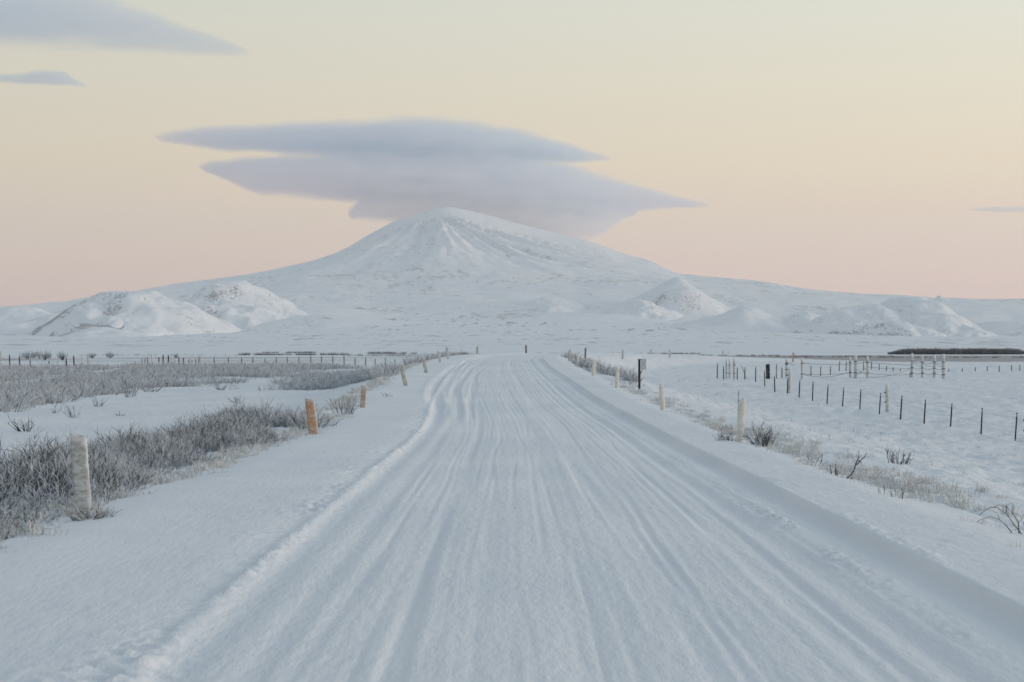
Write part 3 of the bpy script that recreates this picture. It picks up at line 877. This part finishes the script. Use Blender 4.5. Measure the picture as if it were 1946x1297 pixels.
# far small trees on the left of the plain
def far_tree(X, Y, wpx, hpx, d, seed, label):
    p = Vector(((X - CX) * d / F, d, 0)); p.z = gz(p.x, p.y) - .2
    t = thing('bare_tree', p, label, 'tree', 'far low trees on the plain')
    w, h = wpx * d / F, EYE + (HY - (Y - hpx)) * d / F - p.z
    rnd = random.Random(seed)
    V, Fc = [], []
    for k in range(5):
        a = rnd.uniform(-1, 1) * .3 * w
        tube(V, Fc, [(a * .5, rnd.uniform(-.4, .4), 0), (a, rnd.uniform(-.6, .6), h * .65)], [.12, .06], 5)
    obj('trunk', mesh_of('trunk', V, Fc, M_black), t)
    me = shrub_mesh('crown', seed, 90, .8, .5, .012, .06, 6, 1.1, 3, .6, 3)
    co = np.empty(len(me.vertices) * 3, np.float32); me.vertices.foreach_get('co', co); co = co.reshape(-1, 3)
    co[:, :2] *= w / 2 / np.percentile(np.abs(co[:, 0]), 95); co[:, 2] = h * .25 + co[:, 2] * h * .75 / np.percentile(co[:, 2], 98)
    me.vertices.foreach_set('co', co.ravel()); me.update()
    obj('crown', me, t)
far_tree(84, 673, 27, 6, 760, 501, 'widest dark low tree on the plain behind the left fence')
far_tree(118, 674, 20, 5, 760, 502, 'dark low tree right of the widest one behind the left fence')
far_tree(55, 674, 30, 6, 820, 503, 'pale grey low tree left of the widest dark one')
far_tree(174, 674, 14, 3, 880, 504, 'thin dark low tree right of the white fence post at left')
far_tree(209, 673, 14, 4, 880, 505, 'small dense dark tree standing apart on the left plain')
far_tree(334, 675, 9, 3, 900, 506, 'tiny dark tree above the clustered fence posts')

# ------------------------------------------------------------------ posts
def slab(name, base, topv, w, t, mat, parent, slant=0.0, seed=0, n=12, rnd_amt=.004, shape=.35, taper=1.0):
    """upright slab with rounded edges, leaning from base to topv; slant raises one top corner"""
    rnd = random.Random(seed)
    base, topv = Vector(base), Vector(topv)
    sec = []
    for k in range(16):
        a = 2 * math.pi * (k + .5) / 16
        c, s = math.cos(a), math.sin(a)
        sec.append((math.copysign(abs(c) ** shape, c) * w / 2, math.copysign(abs(s) ** shape, s) * t / 2))
    V, Fc = [], []
    for i in range(n + 1):
        f = i / n
        c = base.lerp(topv, f)
        k2 = 1 + (taper - 1) * f
        for (a, b) in sec:
            j = rnd.uniform(-1, 1) * rnd_amt
            V.append((c.x + a * k2 + j, c.y + b * k2 + j, c.z + (slant * a / w if i == n else slant * a / w * f ** 3)))
    m = len(sec)
    for i in range(n):
        for k in range(m):
            k2 = (k + 1) % m
            Fc.append((i * m + k, i * m + k2, (i + 1) * m + k2, (i + 1) * m + k))
    Fc.append(tuple(reversed(range(m)))); Fc.append(tuple(n * m + k for k in range(m)))
    return obj(name, mesh_of(name, V, Fc, mat), parent)

GRP = 'marker posts along the road edges'
def marker(Xb, Yb, Xt, Yt, wpx, mat, label, slant=0., rim=False, d=None, thick=.55, shape=.35, cap=True, taper=1.0, seed=1):
    p = hit(Xb, Yb) if d is None else at(Xb, Yb, d)
    if d is not None: p.z = gz(p.x, p.y)
    k = p.y / F
    top = Vector(((Xt - Xb) * k, 0, EYE + (HY - Yt) * k - p.z))
    w = wpx * k
    t = thing('marker_post', p, label, 'marker post', GRP)
    slab('post', (0, 0, -.12), top, w, w * thick, mat, t, slant * k, seed, shape=shape, taper=taper, rnd_amt=w * .018)
    if rim:
        e = Vector((w * .5, -w * thick * .2, 0))
        tube_obj('rime_edge', [Vector((0, 0, -.02)) + e] + [Vector((0, 0, 0)).lerp(top, f) + e + Vector((random.Random(f).uniform(-.003, .003), 0, 0)) for f in (.25, .5, .75)] + [top + e + Vector((0, 0, slant * k * .45))],
                 [w * .05] * 5, M_cap, t, 5)
    if cap:
        slab('snow_cap', top + Vector((0, 0, -.002)), top + Vector((0, 0, w * .10)), w * .92, w * thick * .9, M_cap, t, slant * k * .95, seed + 3, 3, shape=shape, rnd_amt=w * .01)
    return t, p, k

m1, p1, k1 = marker(160, 982, 149, 829, 30, M_rime, 'thick grey rime coated post nearest the camera on the left verge', -8, True, seed=11)
marker(597, 828, 588, 759, 17, M_orange, 'bright orange wooden post leaning in the left verge', -4, True, seed=12, cap=True)
marker(688, 778, 692, 733, 10, M_orange2, 'faded brown orange post, straight, behind the bright orange one', -2, True, seed=13)
marker(773, 736, 762, 690, 8.5, M_pale, 'pale post leaning strongly to the left beside the rutted bend', 0, False, seed=14)
marker(811, 711, 805, 680, 6.5, M_pale, 'thin rimed post half hidden before frosted brush, beyond the leaning post', 0, False, seed=15)
marker(837, 690, 833, 667, 5, M_white, 'white post left of the tall white one at the crest', 0, seed=16)
marker(852, 684, 849, 659, 4.5, M_white, 'tall white post at the left edge of the road crest', 0, seed=17)
marker(907, 672, 907, 657.5, 4, M_pale, 'small pale post beyond the road crest, left of the middle', 0, seed=18, d=245)
marker(1000, 673, 999.5, 656, 3.4, M_grey, 'slim grey post in the middle of the road crest', 0, seed=19, d=245)

m2, p2, k2 = marker(1405, 848, 1410, 759, 13.5, M_cream, 'cream rounded post with a slanted top and a thin rod, right verge', 9, False, thick=.8, shape=.75, seed=21, cap=False)
tube_obj('rod', [(-.055, .02, -.1), (-.035, .02, .5), (-.01, .02, (848 - 741) * k2)], [.012, .011, .010], M_dark, m2, 6)
marker(1260, 784, 1257, 731, 9.5, M_cream, 'cream white post between the grey box and the post with the rod', 2, False, thick=.8, shape=.75, seed=22)
marker(1172, 740, 1174, 698, 7.5, M_cream, 'pale rounded post left of the grey box', 1, thick=.8, shape=.75, seed=23)
marker(1127, 717, 1129, 688, 7, M_cream, 'pale post in the frosted scrub, left of the one beside the grey box', 0, thick=.8, shape=.75, seed=24)
marker(1097, 694, 1099, 675, 5, M_cream, 'short pale post at the head of the frosted scrub', 0, thick=.8, shape=.75, seed=25)
marker(1082, 686, 1083, 665, 4.6, M_pale, 'grey brown post at the right end of the road crest', 0, seed=26, thick=.8)
marker(1112, 682, 1113, 661, 3.6, M_grey, 'slim grey post on the snow beyond the frosted scrub', 0, seed=27, thick=.8)
marker(1183, 682, 1184, 665, 3.6, M_pale, 'slim pale post on the snow left of the grey box', 0, seed=28, thick=.8)
marker(1273, 680, 1273, 665, 4, M_white, 'white post on the far snow right of the grey box', 0, seed=29, thick=.8)
marker(1237, 677, 1237, 663, 2.6, M_white, 'faint white post between the grey box and the far white post', 0, seed=30, thick=.8, d=300)
marker(1374, 678, 1374, 666, 2.4, M_white, 'faint white post above the leftmost field stakes', 0, seed=31, thick=.8, d=300)
marker(1384, 680, 1385, 668, 3, M_cream, 'faint cream post just above the round posts in the right field', 0, seed=32, thick=.8, d=300)
marker(1507, 684, 1508, 670, 3, M_orange, 'tiny orange post on the far snow behind the round posts', 0, seed=33, thick=.8, d=290)

# grey box on a black post
p = hit(1215, 741); k = p.y / F
t = thing('utility_box', p, 'grey metal box on a black post at the right of the bend', 'utility box')
obj('post', box_mesh('post', 4.2 * k, 4.2 * k, 58 * k + .1, M_dark, .01, -.1), t)
obj('bracket', box_mesh('bracket', 9 * k, 3.4 * k, 1.6 * k, M_dark, .008, 56.5 * k), t, (1.5 * k, -.3 * k, 0))
b = obj('box', box_mesh('box', 9.5 * k, 8 * k, 20 * k, M_box, .03, 38.5 * k), t, (8.3 * k, -.4 * k, 0))
obj('snow_cap', box_mesh('snow_cap', 9 * k, 7.6 * k, .9 * k, M_cap, .015, 58.4 * k), b)
tube_obj('brace', [(6 * k, 0, 38.7 * k), (2.0 * k, 0, 30 * k)], [.018, .018], M_dark, t)

# ------------------------------------------------------------------ fences
def upright(name, Xb, Yb, Xt, Yt, wpx, mat, parent, org, n=8, wob=0.0, seed=0, d=None):
    p = hit(Xb, Yb) if d is None else Vector(((Xb - CX) * d / F, d, 0))
    p.z = gz(p.x, p.y)
    k = p.y / F
    topz = EYE + (HY - Yt) * k
    if wob > 0:
        q = p.copy(); q.z = topz
    tp = Vector((p.x + (Xt - Xb) * k, p.y, topz))
    r = wpx * k / 2
    rnd = random.Random(seed + Xb)
    pts = [p + Vector((0, 0, -.25)) - org]
    for f in (.0, .3, .6, .85, 1.0):
        pts.append(p.lerp(tp, f) - org + Vector((rnd.uniform(-wob, wob), rnd.uniform(-wob, wob), 0)))
    o = tube_obj(name, pts, [r, r * 1.03, r, r * .97, r * .95, r * .82], mat, parent, n)
    return o, p, tp, r

def wire(name, a, b, sag, rad, mat, parent, org, n=5, segs=8):
    pts = []
    for i in range(segs + 1):
        f = i / segs
        q = Vector(a).lerp(Vector(b), f) - org
        q.z -= sag * 4 * f * (1 - f)
        pts.append(q)
    return tube_obj(name, pts, [rad] * (segs + 1), mat, parent, n)

# stake fence that runs along the right field
stakes = [(1363, 719, 1363.3, 692), (1375, 722, 1375.2, 697), (1401, 722, 1401.3, 700), (1415, 722, 1416, 699.5), (1436, 726.6, 1436.3, 698), (1453.3, 735.5, 1453, 706),
          (1472.5, 746, 1471.7, 717), (1496.3, 750, 1497, 720), (1518.4, 756, 1520, 724.5), (1544, 762, 1545.2, 727), (1571.5, 769, 1573.7, 733), (1601, 774, 1603.3, 739),
          (1634, 780, 1636, 742), (1671, 788.5, 1673.4, 749), (1711, 797.5, 1714, 755), (1756, 806, 1758.7, 762), (1806.3, 814.5, 1809, 770), (1864.3, 827, 1866.6, 778), (1929, 837, 1932.6, 787)]
org = hit(1929, 837)
fence = thing('stake_fence', org, 'line of thin dark metal stakes along the near side of the right field', 'fence')
tops = []
for i, (a, b, c_, d_) in enumerate(stakes):
    wpx = 1.9 if i < 6 else (2.3 if i < 14 else 2.9)
    o, p, tp, rr = upright('stake', a, b, c_, d_, wpx, M_dark, fence, org, 6, 0, i)
    kk_ = p.y / F
    tube_obj('stake_cap', [tp - org, tp - org + Vector((0, 0, .05))], [rr * 1.08, rr * .9], M_dark, fence, 6)
    tops.append((p, tp))
for (pa, ta), (pb, tb) in zip(tops[4:-1], tops[5:]):
    for f in (.88, .5):
        wire('wire', pa.lerp(ta, f), pb.lerp(tb, f), .03, .0022, M_cable, fence, org, 3, 3)
for (Xb, Yb, Xt, Yt, w) in ((1500, 749, 1500.5, 700, 6.0), (1687, 785.5, 1685.5, 731.5, 7.6), (1952, 840, 1951, 783, 8)):
    o, p, tp, rr = upright('wooden_post', Xb, Yb, Xt, Yt, w, M_white, fence, org, 10, .012, 3)
    tube_obj('snow_cap', [tp - org - Vector((0, 0, .01)), tp - org + Vector((0, 0, .035))], [rr * .85, rr * .5], M_cap, o, 10)
    for f in (.36, .72):
        q = p.lerp(tp, f) - org + Vector((-rr * 1.25, -rr * .3, 0))
        tube_obj('insulator', [q + Vector((-.035, 0, 0)), q, q + Vector((.04, 0, 0))], [.030, .034, .02], M_dark, o, 8)

# round posts of the pen, single ones at its left
def lone(X, Yb, Yt, w, mat, label, Xt=None, group='round posts left of the rope pen', name='wooden_post', wob=.01):
    p = hit(X, Yb)
    t = thing(name, p, label, 'post', group)
    o, p_, tp, rr = upright('shaft', X, Yb, Xt if Xt is not None else X, Yt, w, mat, t, p, 10, wob, X)
    return t, p, tp, rr
for X, yb, yt, w, m_, lb in ((1380.5, 720, 683, 3.2, M_pale, 'thinnest of three round posts close together at the left of the right field'),
                             (1386.5, 721, 683, 4.0, M_white, 'middle of three round posts close together at the left of the right field'),
                             (1395.5, 722, 682, 5.2, M_white, 'thickest of three round posts close together at the left of the right field')):
    t, p, tp, rr = lone(X, yb, yt, w, m_, lb)
    for f in (.3, .7):
        q = p.lerp(tp, f) - p
        tube_obj('wire_wrap', [q + Vector((0, 0, -.03)), q + Vector((0, 0, .03))], [rr * 1.12, rr * 1.12], M_cable, t, 10)
    tube_obj('snow_cap', [tp - p, tp - p + Vector((0, 0, .04))], [rr * .8, rr * .5], M_cap, t, 10)
lone(1418.6, 720, 694.7, 1.6, M_grey, 'thin stick leaning against a stake in the right field', 1408.6, None, 'leaning_stick', .0)
lone(1475.6, 719, 691.6, 1.8, M_grey, 'thin grey stake right of the black board', None, None, 'thin_stake', .01)
lone(1486, 718.6, 698.5, 2.0, M_dark, 'short dark stake between the black board and a round post', None, None, 'thin_stake', .0)
t, p, tp, rr = lone(1495, 719, 680, 5, M_white, 'round white post with dark wraps left of the rope pen')
for f in (.15, .42, .68, .74):
    q = p.lerp(tp, f) - p
    tube_obj('wire_wrap', [q + Vector((0, 0, -.05)), q + Vector((0, 0, .05))], [rr * 1.1, rr * 1.1], M_cable, t, 10)
tube_obj('wire_end', [(p.lerp(tp, .72) - p), (p.lerp(tp, .70) - p) + Vector((.42, 0, .03)), (p.lerp(tp, .6) - p) + Vector((.55, 0, 0)), (p.lerp(tp, .68) - p) + Vector((.85, 0, .05))], [.018] * 4, M_cable, t, 5)
# black board on its post
p = hit(1460, 721); k = p.y / F
t = thing('notice_board', p, 'narrow upright black board on a post, speckled with snow, right field', 'board')
obj('board', box_mesh('board', 7.5 * k, .06, 28 * k, M_black, .01, .5 * k), t, (-1.2 * k, -.08, 0))
tube_obj('post', [(2.4 * k, 0, -.2), (2.4 * k, 0, 33.5 * k)], [1.2 * k, 1.1 * k], M_pale, t, 8)

# pen with round posts and sagging rope
PEN = [(1524, 721, 681, 5.0), (1616, 718, 679, 4.6), (1625.5, 719, 676, 6.0), (1649, 719.5, 678, 5.2), (1733, 717.5, 672.5, 5.2), (1753, 718, 675.5, 4.8), (1775.5, 718.5, 675.5, 5.4), (1793.5, 719.5, 674, 6.4)]
org = hit(1524, 721)
pen = thing('rope_pen', org, 'open pen of round white posts joined by sagging dark ropes, right field', 'fence')
pp = []
for i, (X, yb, yt, w) in enumerate(PEN):
    o, p, tp, rr = upright('wooden_post', X, yb, X + (-.5 if i % 2 else .6), yt, w, M_white, pen, org, 10, .012, i)
    tube_obj('snow_cap', [tp - org, tp - org + Vector((0, 0, .05))], [rr * .82, rr * .5], M_cap, o, 10)
    pp.append((p, tp, rr))
    for f in ((.24, .74) if i < 4 else (.18, .42, .7)):
        q = p.lerp(tp, f) - org
        tube_obj('rope_wrap', [q + Vector((0, 0, -.04)), q + Vector((0, 0, .04))], [rr * 1.14, rr * 1.14], M_cable, o, 10)
def rope(i, j, fa, fb, sag, rad=.020):
    a = pp[i][0].lerp(pp[i][1], fa); b = pp[j][0].lerp(pp[j][1], fb)
    a = a + Vector((0, -pp[i][2], 0)); b = b + Vector((0, -pp[j][2], 0))
    wire('rope', a, b, sag, rad, M_cable, pen, org, 5, 12)
rope(0, 1, .76, .66, .08); rope(0, 1, .24, .22, .10); rope(0, 1, .23, .30, .42)
rope(1, 3, .66, .74, .02); rope(1, 3, .22, .27, .05); rope(2, 3, .38, .12, .0); rope(2, 3, .12, .52, .0)
rope(3, 4, .73, .52, .04); rope(3, 4, .52, .38, .10); rope(3, 4, .24, .14, .14); rope(3, 4, .06, .40, .30)
for i, j in ((4, 5), (5, 6), (6, 7)):
    rope(i, j, .70, .72, .20); rope(i, j, .66, .50, .14); rope(i, j, .44, .46, .20); rope(i, j, .22, .24, .20)
tube_obj('prop', [pp[4][0] - org + Vector((-.30, -.1, -.05)), pp[4][0].lerp(pp[4][1], .44) - org + Vector((-.05, -.1, 0))], [.03, .03], M_grey, pen, 6)

# thin stakes behind the pen and on to the right edge
far_st = [(1541, 714, 695), (1559.5, 715, 696), (1578, 713, 694.5), (1595, 705.5, 686), (1608, 705.5, 686), (1641, 703.5, 687), (1656, 703, 687), (1670.6, 704, 691.5), (1684.5, 705, 695),
          (1697, 705.5, 698), (1711, 706, 701), (1803, 706.6, 701), (1828.5, 707, 700), (1853, 707, 698), (1876, 707, 696), (1899, 707, 695), (1922, 705.5, 693.5), (1938, 705.5, 693)]
org = hit(1541, 714)
fence = thing('wire_fence', org, 'far row of thin grey stakes behind the rope pen', 'fence')
pr = []
for i, (X, yb, yt) in enumerate(far_st):
    o, p, tp, rr = upright('stake', X, yb, X + .4, yt, 2.0, M_grey, fence, org, 6, 0, i)
    pr.append((p, tp))
for i in range(len(pr) - 1):
    if i in (2, 4, 10): continue
    wire('wire', pr[i][0].lerp(pr[i][1], .8), pr[i + 1][0].lerp(pr[i + 1][1], .8), .03, .003, M_cable, fence, org, 3, 3)

# left fence behind the brush: wire fence on the right half, old dark posts on the left half
lf = [(381, 691, 674, 4.2, 'w'), (378, 690, 678, 1.6, 'g'), (407, 694, 678, 2.2, 'g'), (434, 693, 677.5, 2.2, 'g'), (459, 696, 678, 2.2, 'g'), (480.6, 694, 678, 2.2, 'g'), (503.5, 694, 681, 2, 'g'),
      (525, 694.5, 678.5, 2.2, 'g'), (546, 694.5, 678, 2.2, 'g'), (568, 696, 677.5, 2.2, 'g'), (590.7, 697.5, 676, 2.3, 'g'), (611, 697, 675, 2.4, 'g'), (632.6, 695.5, 676, 2.4, 'g'), (654, 695.5, 674, 2.4, 'g'),
      (675, 696, 680, 2.4, 'g'), (695, 697, 679, 2.2, 'g'), (713, 696, 681, 2.2, 'g'), (732.5, 694, 680, 2.2, 'g'), (750.5, 693, 683, 2.2, 'g'), (768, 691, 683, 2, 'g')]
org = hit(381, 691, 120, 400)
fence = thing('wire_fence', org, 'wire fence with thin evenly spaced posts behind the left brush', 'fence')
pl = []
for i, (X, yb, yt, w, c_) in enumerate(lf):
    o, p, tp, rr = upright('wooden_post' if c_ == 'w' else 'stake', X, yb, X, yt, w, M_white if c_ == 'w' else M_grey, fence, org, 8, 0, i, d=float(np.interp(X, [375, 460, 600, 700, 770], [262, 254, 250, 256, 268])))
    pl.append((p, tp))
for i in range(2, len(pl) - 1):
    for f in (.92, .6):
        wire('wire', pl[i][0].lerp(pl[i][1], f), pl[i + 1][0].lerp(pl[i + 1][1], f), .02, .0028, M_cable, fence, org, 3, 2)
wire('wire', pl[0][0].lerp(pl[0][1], .8), pl[2][0].lerp(pl[2][1], .9), .02, .0028, M_cable, fence, org, 3, 2)

old = [(1.5, 688, 666, 2.6, M_pale), (18, 689, 673, 2.4, M_black), (37, 695, 676, 2.6, M_black), (57, 693, 683, 2.2, M_black), (80, 691, 680, 1.6, M_white), (93, 695, 685, 2.2, M_black), (110, 698, 680, 1.6, M_white),
       (126, 702, 681, 2.8, M_black), (140, 694, 675, 2.6, M_black), (156, 687, 673, 3.2, M_white), (167, 684, 674, 3.0, M_pale)]
org = Vector(((140 - CX) / F * 235, 235, 0)); org.z = gz(org.x, org.y)
fence = thing('old_fence', org, 'broken row of dark and white old posts in the far left brush', 'fence')
rnd = random.Random(5)
for i, (X, yb, yt, w, m_) in enumerate(old):
    d = float(np.interp(yb, [684, 690, 695, 702], [262, 245, 225, 205]))
    upright('post', X + rnd.uniform(.2, .8), yb, X, yt, w, m_, fence, org, 8, 0, i, d=d)
mid = [(270, 689, 681, 1.8, M_grey, 0), (275, 688, 680, 1.8, M_grey, 1), (281, 687, 678, 2.0, M_grey, -1), (290, 687, 672, 2.4, M_white, -2), (302, 687, 678.5, 2.2, M_black, 0), (310, 687, 674, 2.4, M_black, 0),
       (320, 687, 675, 2.6, M_black, 0), (326, 686, 676, 1.8, M_white, -2), (332, 687, 679, 1.8, M_pale, 0), (340, 687.5, 678, 2.2, M_black, 0), (348.5, 689, 679.5, 2.2, M_black, 0), (359, 690, 683, 2.0, M_grey, 0), (365, 690, 684, 1.6, M_grey, 0), (372, 690, 682, 2.0, M_grey, 0)]
org = Vector(((320 - CX) / F * 262, 262, 0)); org.z = gz(org.x, org.y)
fence = thing('old_fence', org, 'crowded uneven dark posts left of the white corner post', 'fence')
for i, (X, yb, yt, w, m_, lean) in enumerate(mid):
    upright('post', X, yb, X + lean, yt, w, m_, fence, org, 8, 0, i, d=262)

# ------------------------------------------------------------------ clouds
def cloud(name, prof, D, depth, dens, parent=None, label=None, edge=.30, nscale=2.2, namp=.95, color=(.865, .94, 1.0), seed=0.0, aniso=.1):
    X = np.array([p[0] for p in prof], float)
    k = D / F
    x0, x1 = (X[0] - CX) * k, (X[-1] - CX) * k
    zt = EYE + (HY - np.array([p[1] for p in prof])) * k
    zb = EYE + (HY - np.array([p[2] for p in prof])) * k
    cx, zmin, zmax = (x0 + x1) / 2, zb.min(), zt.max()
    xs = (X - CX) * k - cx
    ob_loc = Vector((cx, D, zmin))
    # mesh hull
    nxs = np.linspace(xs[0], xs[-1], 70)
    T = np.interp(nxs, xs, zt) - zmin; B = np.interp(nxs, xs, zb) - zmin
    hmax = ((zt - zb) / 2).max()
    V = []
    nn = 20
    for xx, tz, bz in zip(nxs, T, B):
        zc, hz = (tz + bz) / 2, max((tz - bz) / 2, 2.0)
        hy = depth * math.sqrt(min(1, hz / hmax))
        for j in range(nn):
            a = 2 * math.pi * j / nn
            V.append((xx, math.cos(a) * hy, zc + math.sin(a) * hz))
    fc = [tuple(f) for f in grid_faces(len(nxs), nn, True)]
    fc.append(tuple(reversed(range(nn)))); fc.append(tuple((len(nxs) - 1) * nn + j for j in range(nn)))
    m = bpy.data.materials.new(name)
    m.use_nodes = True
    n, l = m.node_tree.nodes, m.node_tree.links
    n.clear()
    outn = n.new('ShaderNodeOutputMaterial')
    vol = n.new('ShaderNodeVolumePrincipled')
    vol.inputs['Color'].default_value = (*color, 1)
    vol.inputs['Anisotropy'].default_value = aniso
    tc = n.new('ShaderNodeTexCoord').outputs['Object']
    sep = n.new('ShaderNodeSeparateXYZ'); l.new(tc, sep.inputs[0])
    xn = mathn(n, l, 'DIVIDE', mathn(n, l, 'SUBTRACT', sep.outputs['X'], float(xs[0])), float(xs[-1] - xs[0]))
    Hh = float(zmax - zmin)
    def curve(vals):
        fcv = n.new('ShaderNodeFloatCurve')
        cu = fcv.mapping.curves[0]
        pts = [((a - xs[0]) / (xs[-1] - xs[0]), (v - zmin) / Hh) for a, v in zip(xs, vals)]
        while len(cu.points) < len(pts): cu.points.new(.5, .5)
        for q, (a, b) in zip(cu.points, pts):
            q.location = (a, b)
        for q, (a, b) in zip(cu.points, pts):
            q.location = (a, b); q.handle_type = 'VECTOR'
        fcv.mapping.update()
        l.new(xn, fcv.inputs['Value'])
        return mathn(n, l, 'MULTIPLY', fcv.outputs[0], Hh)
    t_, b_ = curve(zt), curve(zb)
    zc = mathn(n, l, 'MULTIPLY', mathn(n, l, 'ADD', t_, b_), .5)
    hz = mathn(n, l, 'MAXIMUM', mathn(n, l, 'MULTIPLY', mathn(n, l, 'SUBTRACT', t_, b_), .5), 2.0)
    q1 = mathn(n, l, 'POWER', mathn(n, l, 'ABSOLUTE', mathn(n, l, 'DIVIDE', mathn(n, l, 'SUBTRACT', sep.outputs['Z'], zc), hz)), 2.0)
    hy2 = mathn(n, l, 'MULTIPLY', mathn(n, l, 'DIVIDE', hz, float(hmax)), float(depth ** 2))
    q2 = mathn(n, l, 'DIVIDE', mathn(n, l, 'POWER', mathn(n, l, 'ABSOLUTE', sep.outputs['Y']), 2.0), hy2)
    rr = mathn(n, l, 'SQRT', mathn(n, l, 'ADD', q1, q2))
    off = n.new('ShaderNodeMapping')
    off.inputs['Location'].default_value = (seed * 13.1, seed * 7.7, seed * 3.3)
    off.inputs['Scale'].default_value = (nscale / 1100, nscale / 1600, nscale / 300)
    l.new(tc, off.inputs['Vector'])
    nz = noise(n, l, off.outputs[0], 1.0, 7, .68)
    rn = mathn(n, l, 'ADD', rr, mathn(n, l, 'MULTIPLY', mathn(n, l, 'SUBTRACT', nz, .62), namp))
    dn = mathn(n, l, 'MULTIPLY', mathn(n, l, 'POWER', maprange(n, l, rn, 1.05, edge, 0, 1), 2.2), dens)
    inside = maprange(n, l, rr, 1.0, .90, 0, 1)
    l.new(mathn(n, l, 'MULTIPLY', dn, inside), vol.inputs['Density'])
    l.new(vol.outputs[0], outn.inputs['Volume'])
    me = mesh_of(name, V, fc, m)
    o = obj(name, me, parent, ob_loc - (parent.location if parent else Vector()))
    if label: tag(o, label, 'cloud')
    return o

cap = thing('cap_cloud', at(800, 400, 27000), 'layered lens shaped grey cloud capping the mountain', 'cloud')
cloud('upper_layer', [(300, 262, 267), (340, 253, 274), (400, 245, 284), (500, 240, 291), (600, 235, 297), (680, 231, 310), (750, 226, 322), (820, 225, 330), (890, 231, 332), (960, 242, 328),
                      (1020, 257, 312), (1080, 276, 309), (1120, 290, 306), (1160, 301, 304)], 27000, 2200, .0030, cap, seed=1)
cloud('middle_layer', [(385, 318, 326), (420, 307, 341), (480, 300, 372), (560, 293, 377), (640, 287, 386), (720, 284, 397), (820, 284, 412), (920, 288, 420), (1000, 295, 424), (1070, 307, 420), (1130, 329, 414),
                       (1200, 351, 406), (1270, 371, 397), (1345, 390, 394)], 27000, 2400, .0032, cap, seed=2)
cloud('lower_layer', [(665, 398, 420), (690, 372, 422), (740, 350, 430), (820, 335, 450), (900, 330, 470), (1000, 335, 482), (1080, 350, 480), (1130, 366, 462), (1165, 380, 440), (1185, 394, 420), (1210, 398, 408)],
      27200, 1800, .0070, cap, seed=3, edge=.05, color=(.88, .96, 1.0), aniso=-.2)
cloud('long_cloud', [(-420, -160, 60), (-250, -120, 92), (-100, -90, 96), (0, -70, 92), (100, -55, 95), (200, -22, 99), (250, 2, 101), (300, 24, 102), (350, 44, 104), (400, 62, 105), (440, 79, 104), (472, 95, 100)],
      17000, 1300, .0016, None, 'long grey cloud in the upper left corner', seed=4, namp=1.25, nscale=1.6)
cloud('small_cloud', [(-80, 146, 152), (0, 141, 158), (50, 136, 162), (90, 130, 163), (120, 132, 164), (138, 146, 165), (165, 161, 165)], 17000, 260, .005, None, 'small grey cloud scrap under the long one at left', seed=5, nscale=5, namp=1.5)
cloud('thin_cloud', [(1838, 397, 399), (1875, 392, 404), (1920, 392, 406), (1960, 393, 405), (2020, 396, 402)], 27000, 300, .003, None, 'thin grey cloud streak at the right edge of the sky', seed=6, nscale=3, namp=.8)

# ------------------------------------------------------------------ haze
mh = bpy.data.materials.new('haze')
mh.use_nodes = True
n, l = mh.node_tree.nodes, mh.node_tree.links
n.clear()
o_ = n.new('ShaderNodeOutputMaterial')
v_ = n.new('ShaderNodeVolumePrincipled')
v_.inputs['Color'].default_value = (.93, .95, .97, 1)
v_.inputs['Density'].default_value = 2.6e-5
l.new(v_.outputs[0], o_.inputs['Volume'])
me = box_mesh('haze', 29000, 28500, 1350, mh, 1.0, 0)
hz_o = obj('haze', me, None, (0, 8200, -7))
tag(hz_o, 'thin pale winter haze over the plain', None, None, 'stuff')
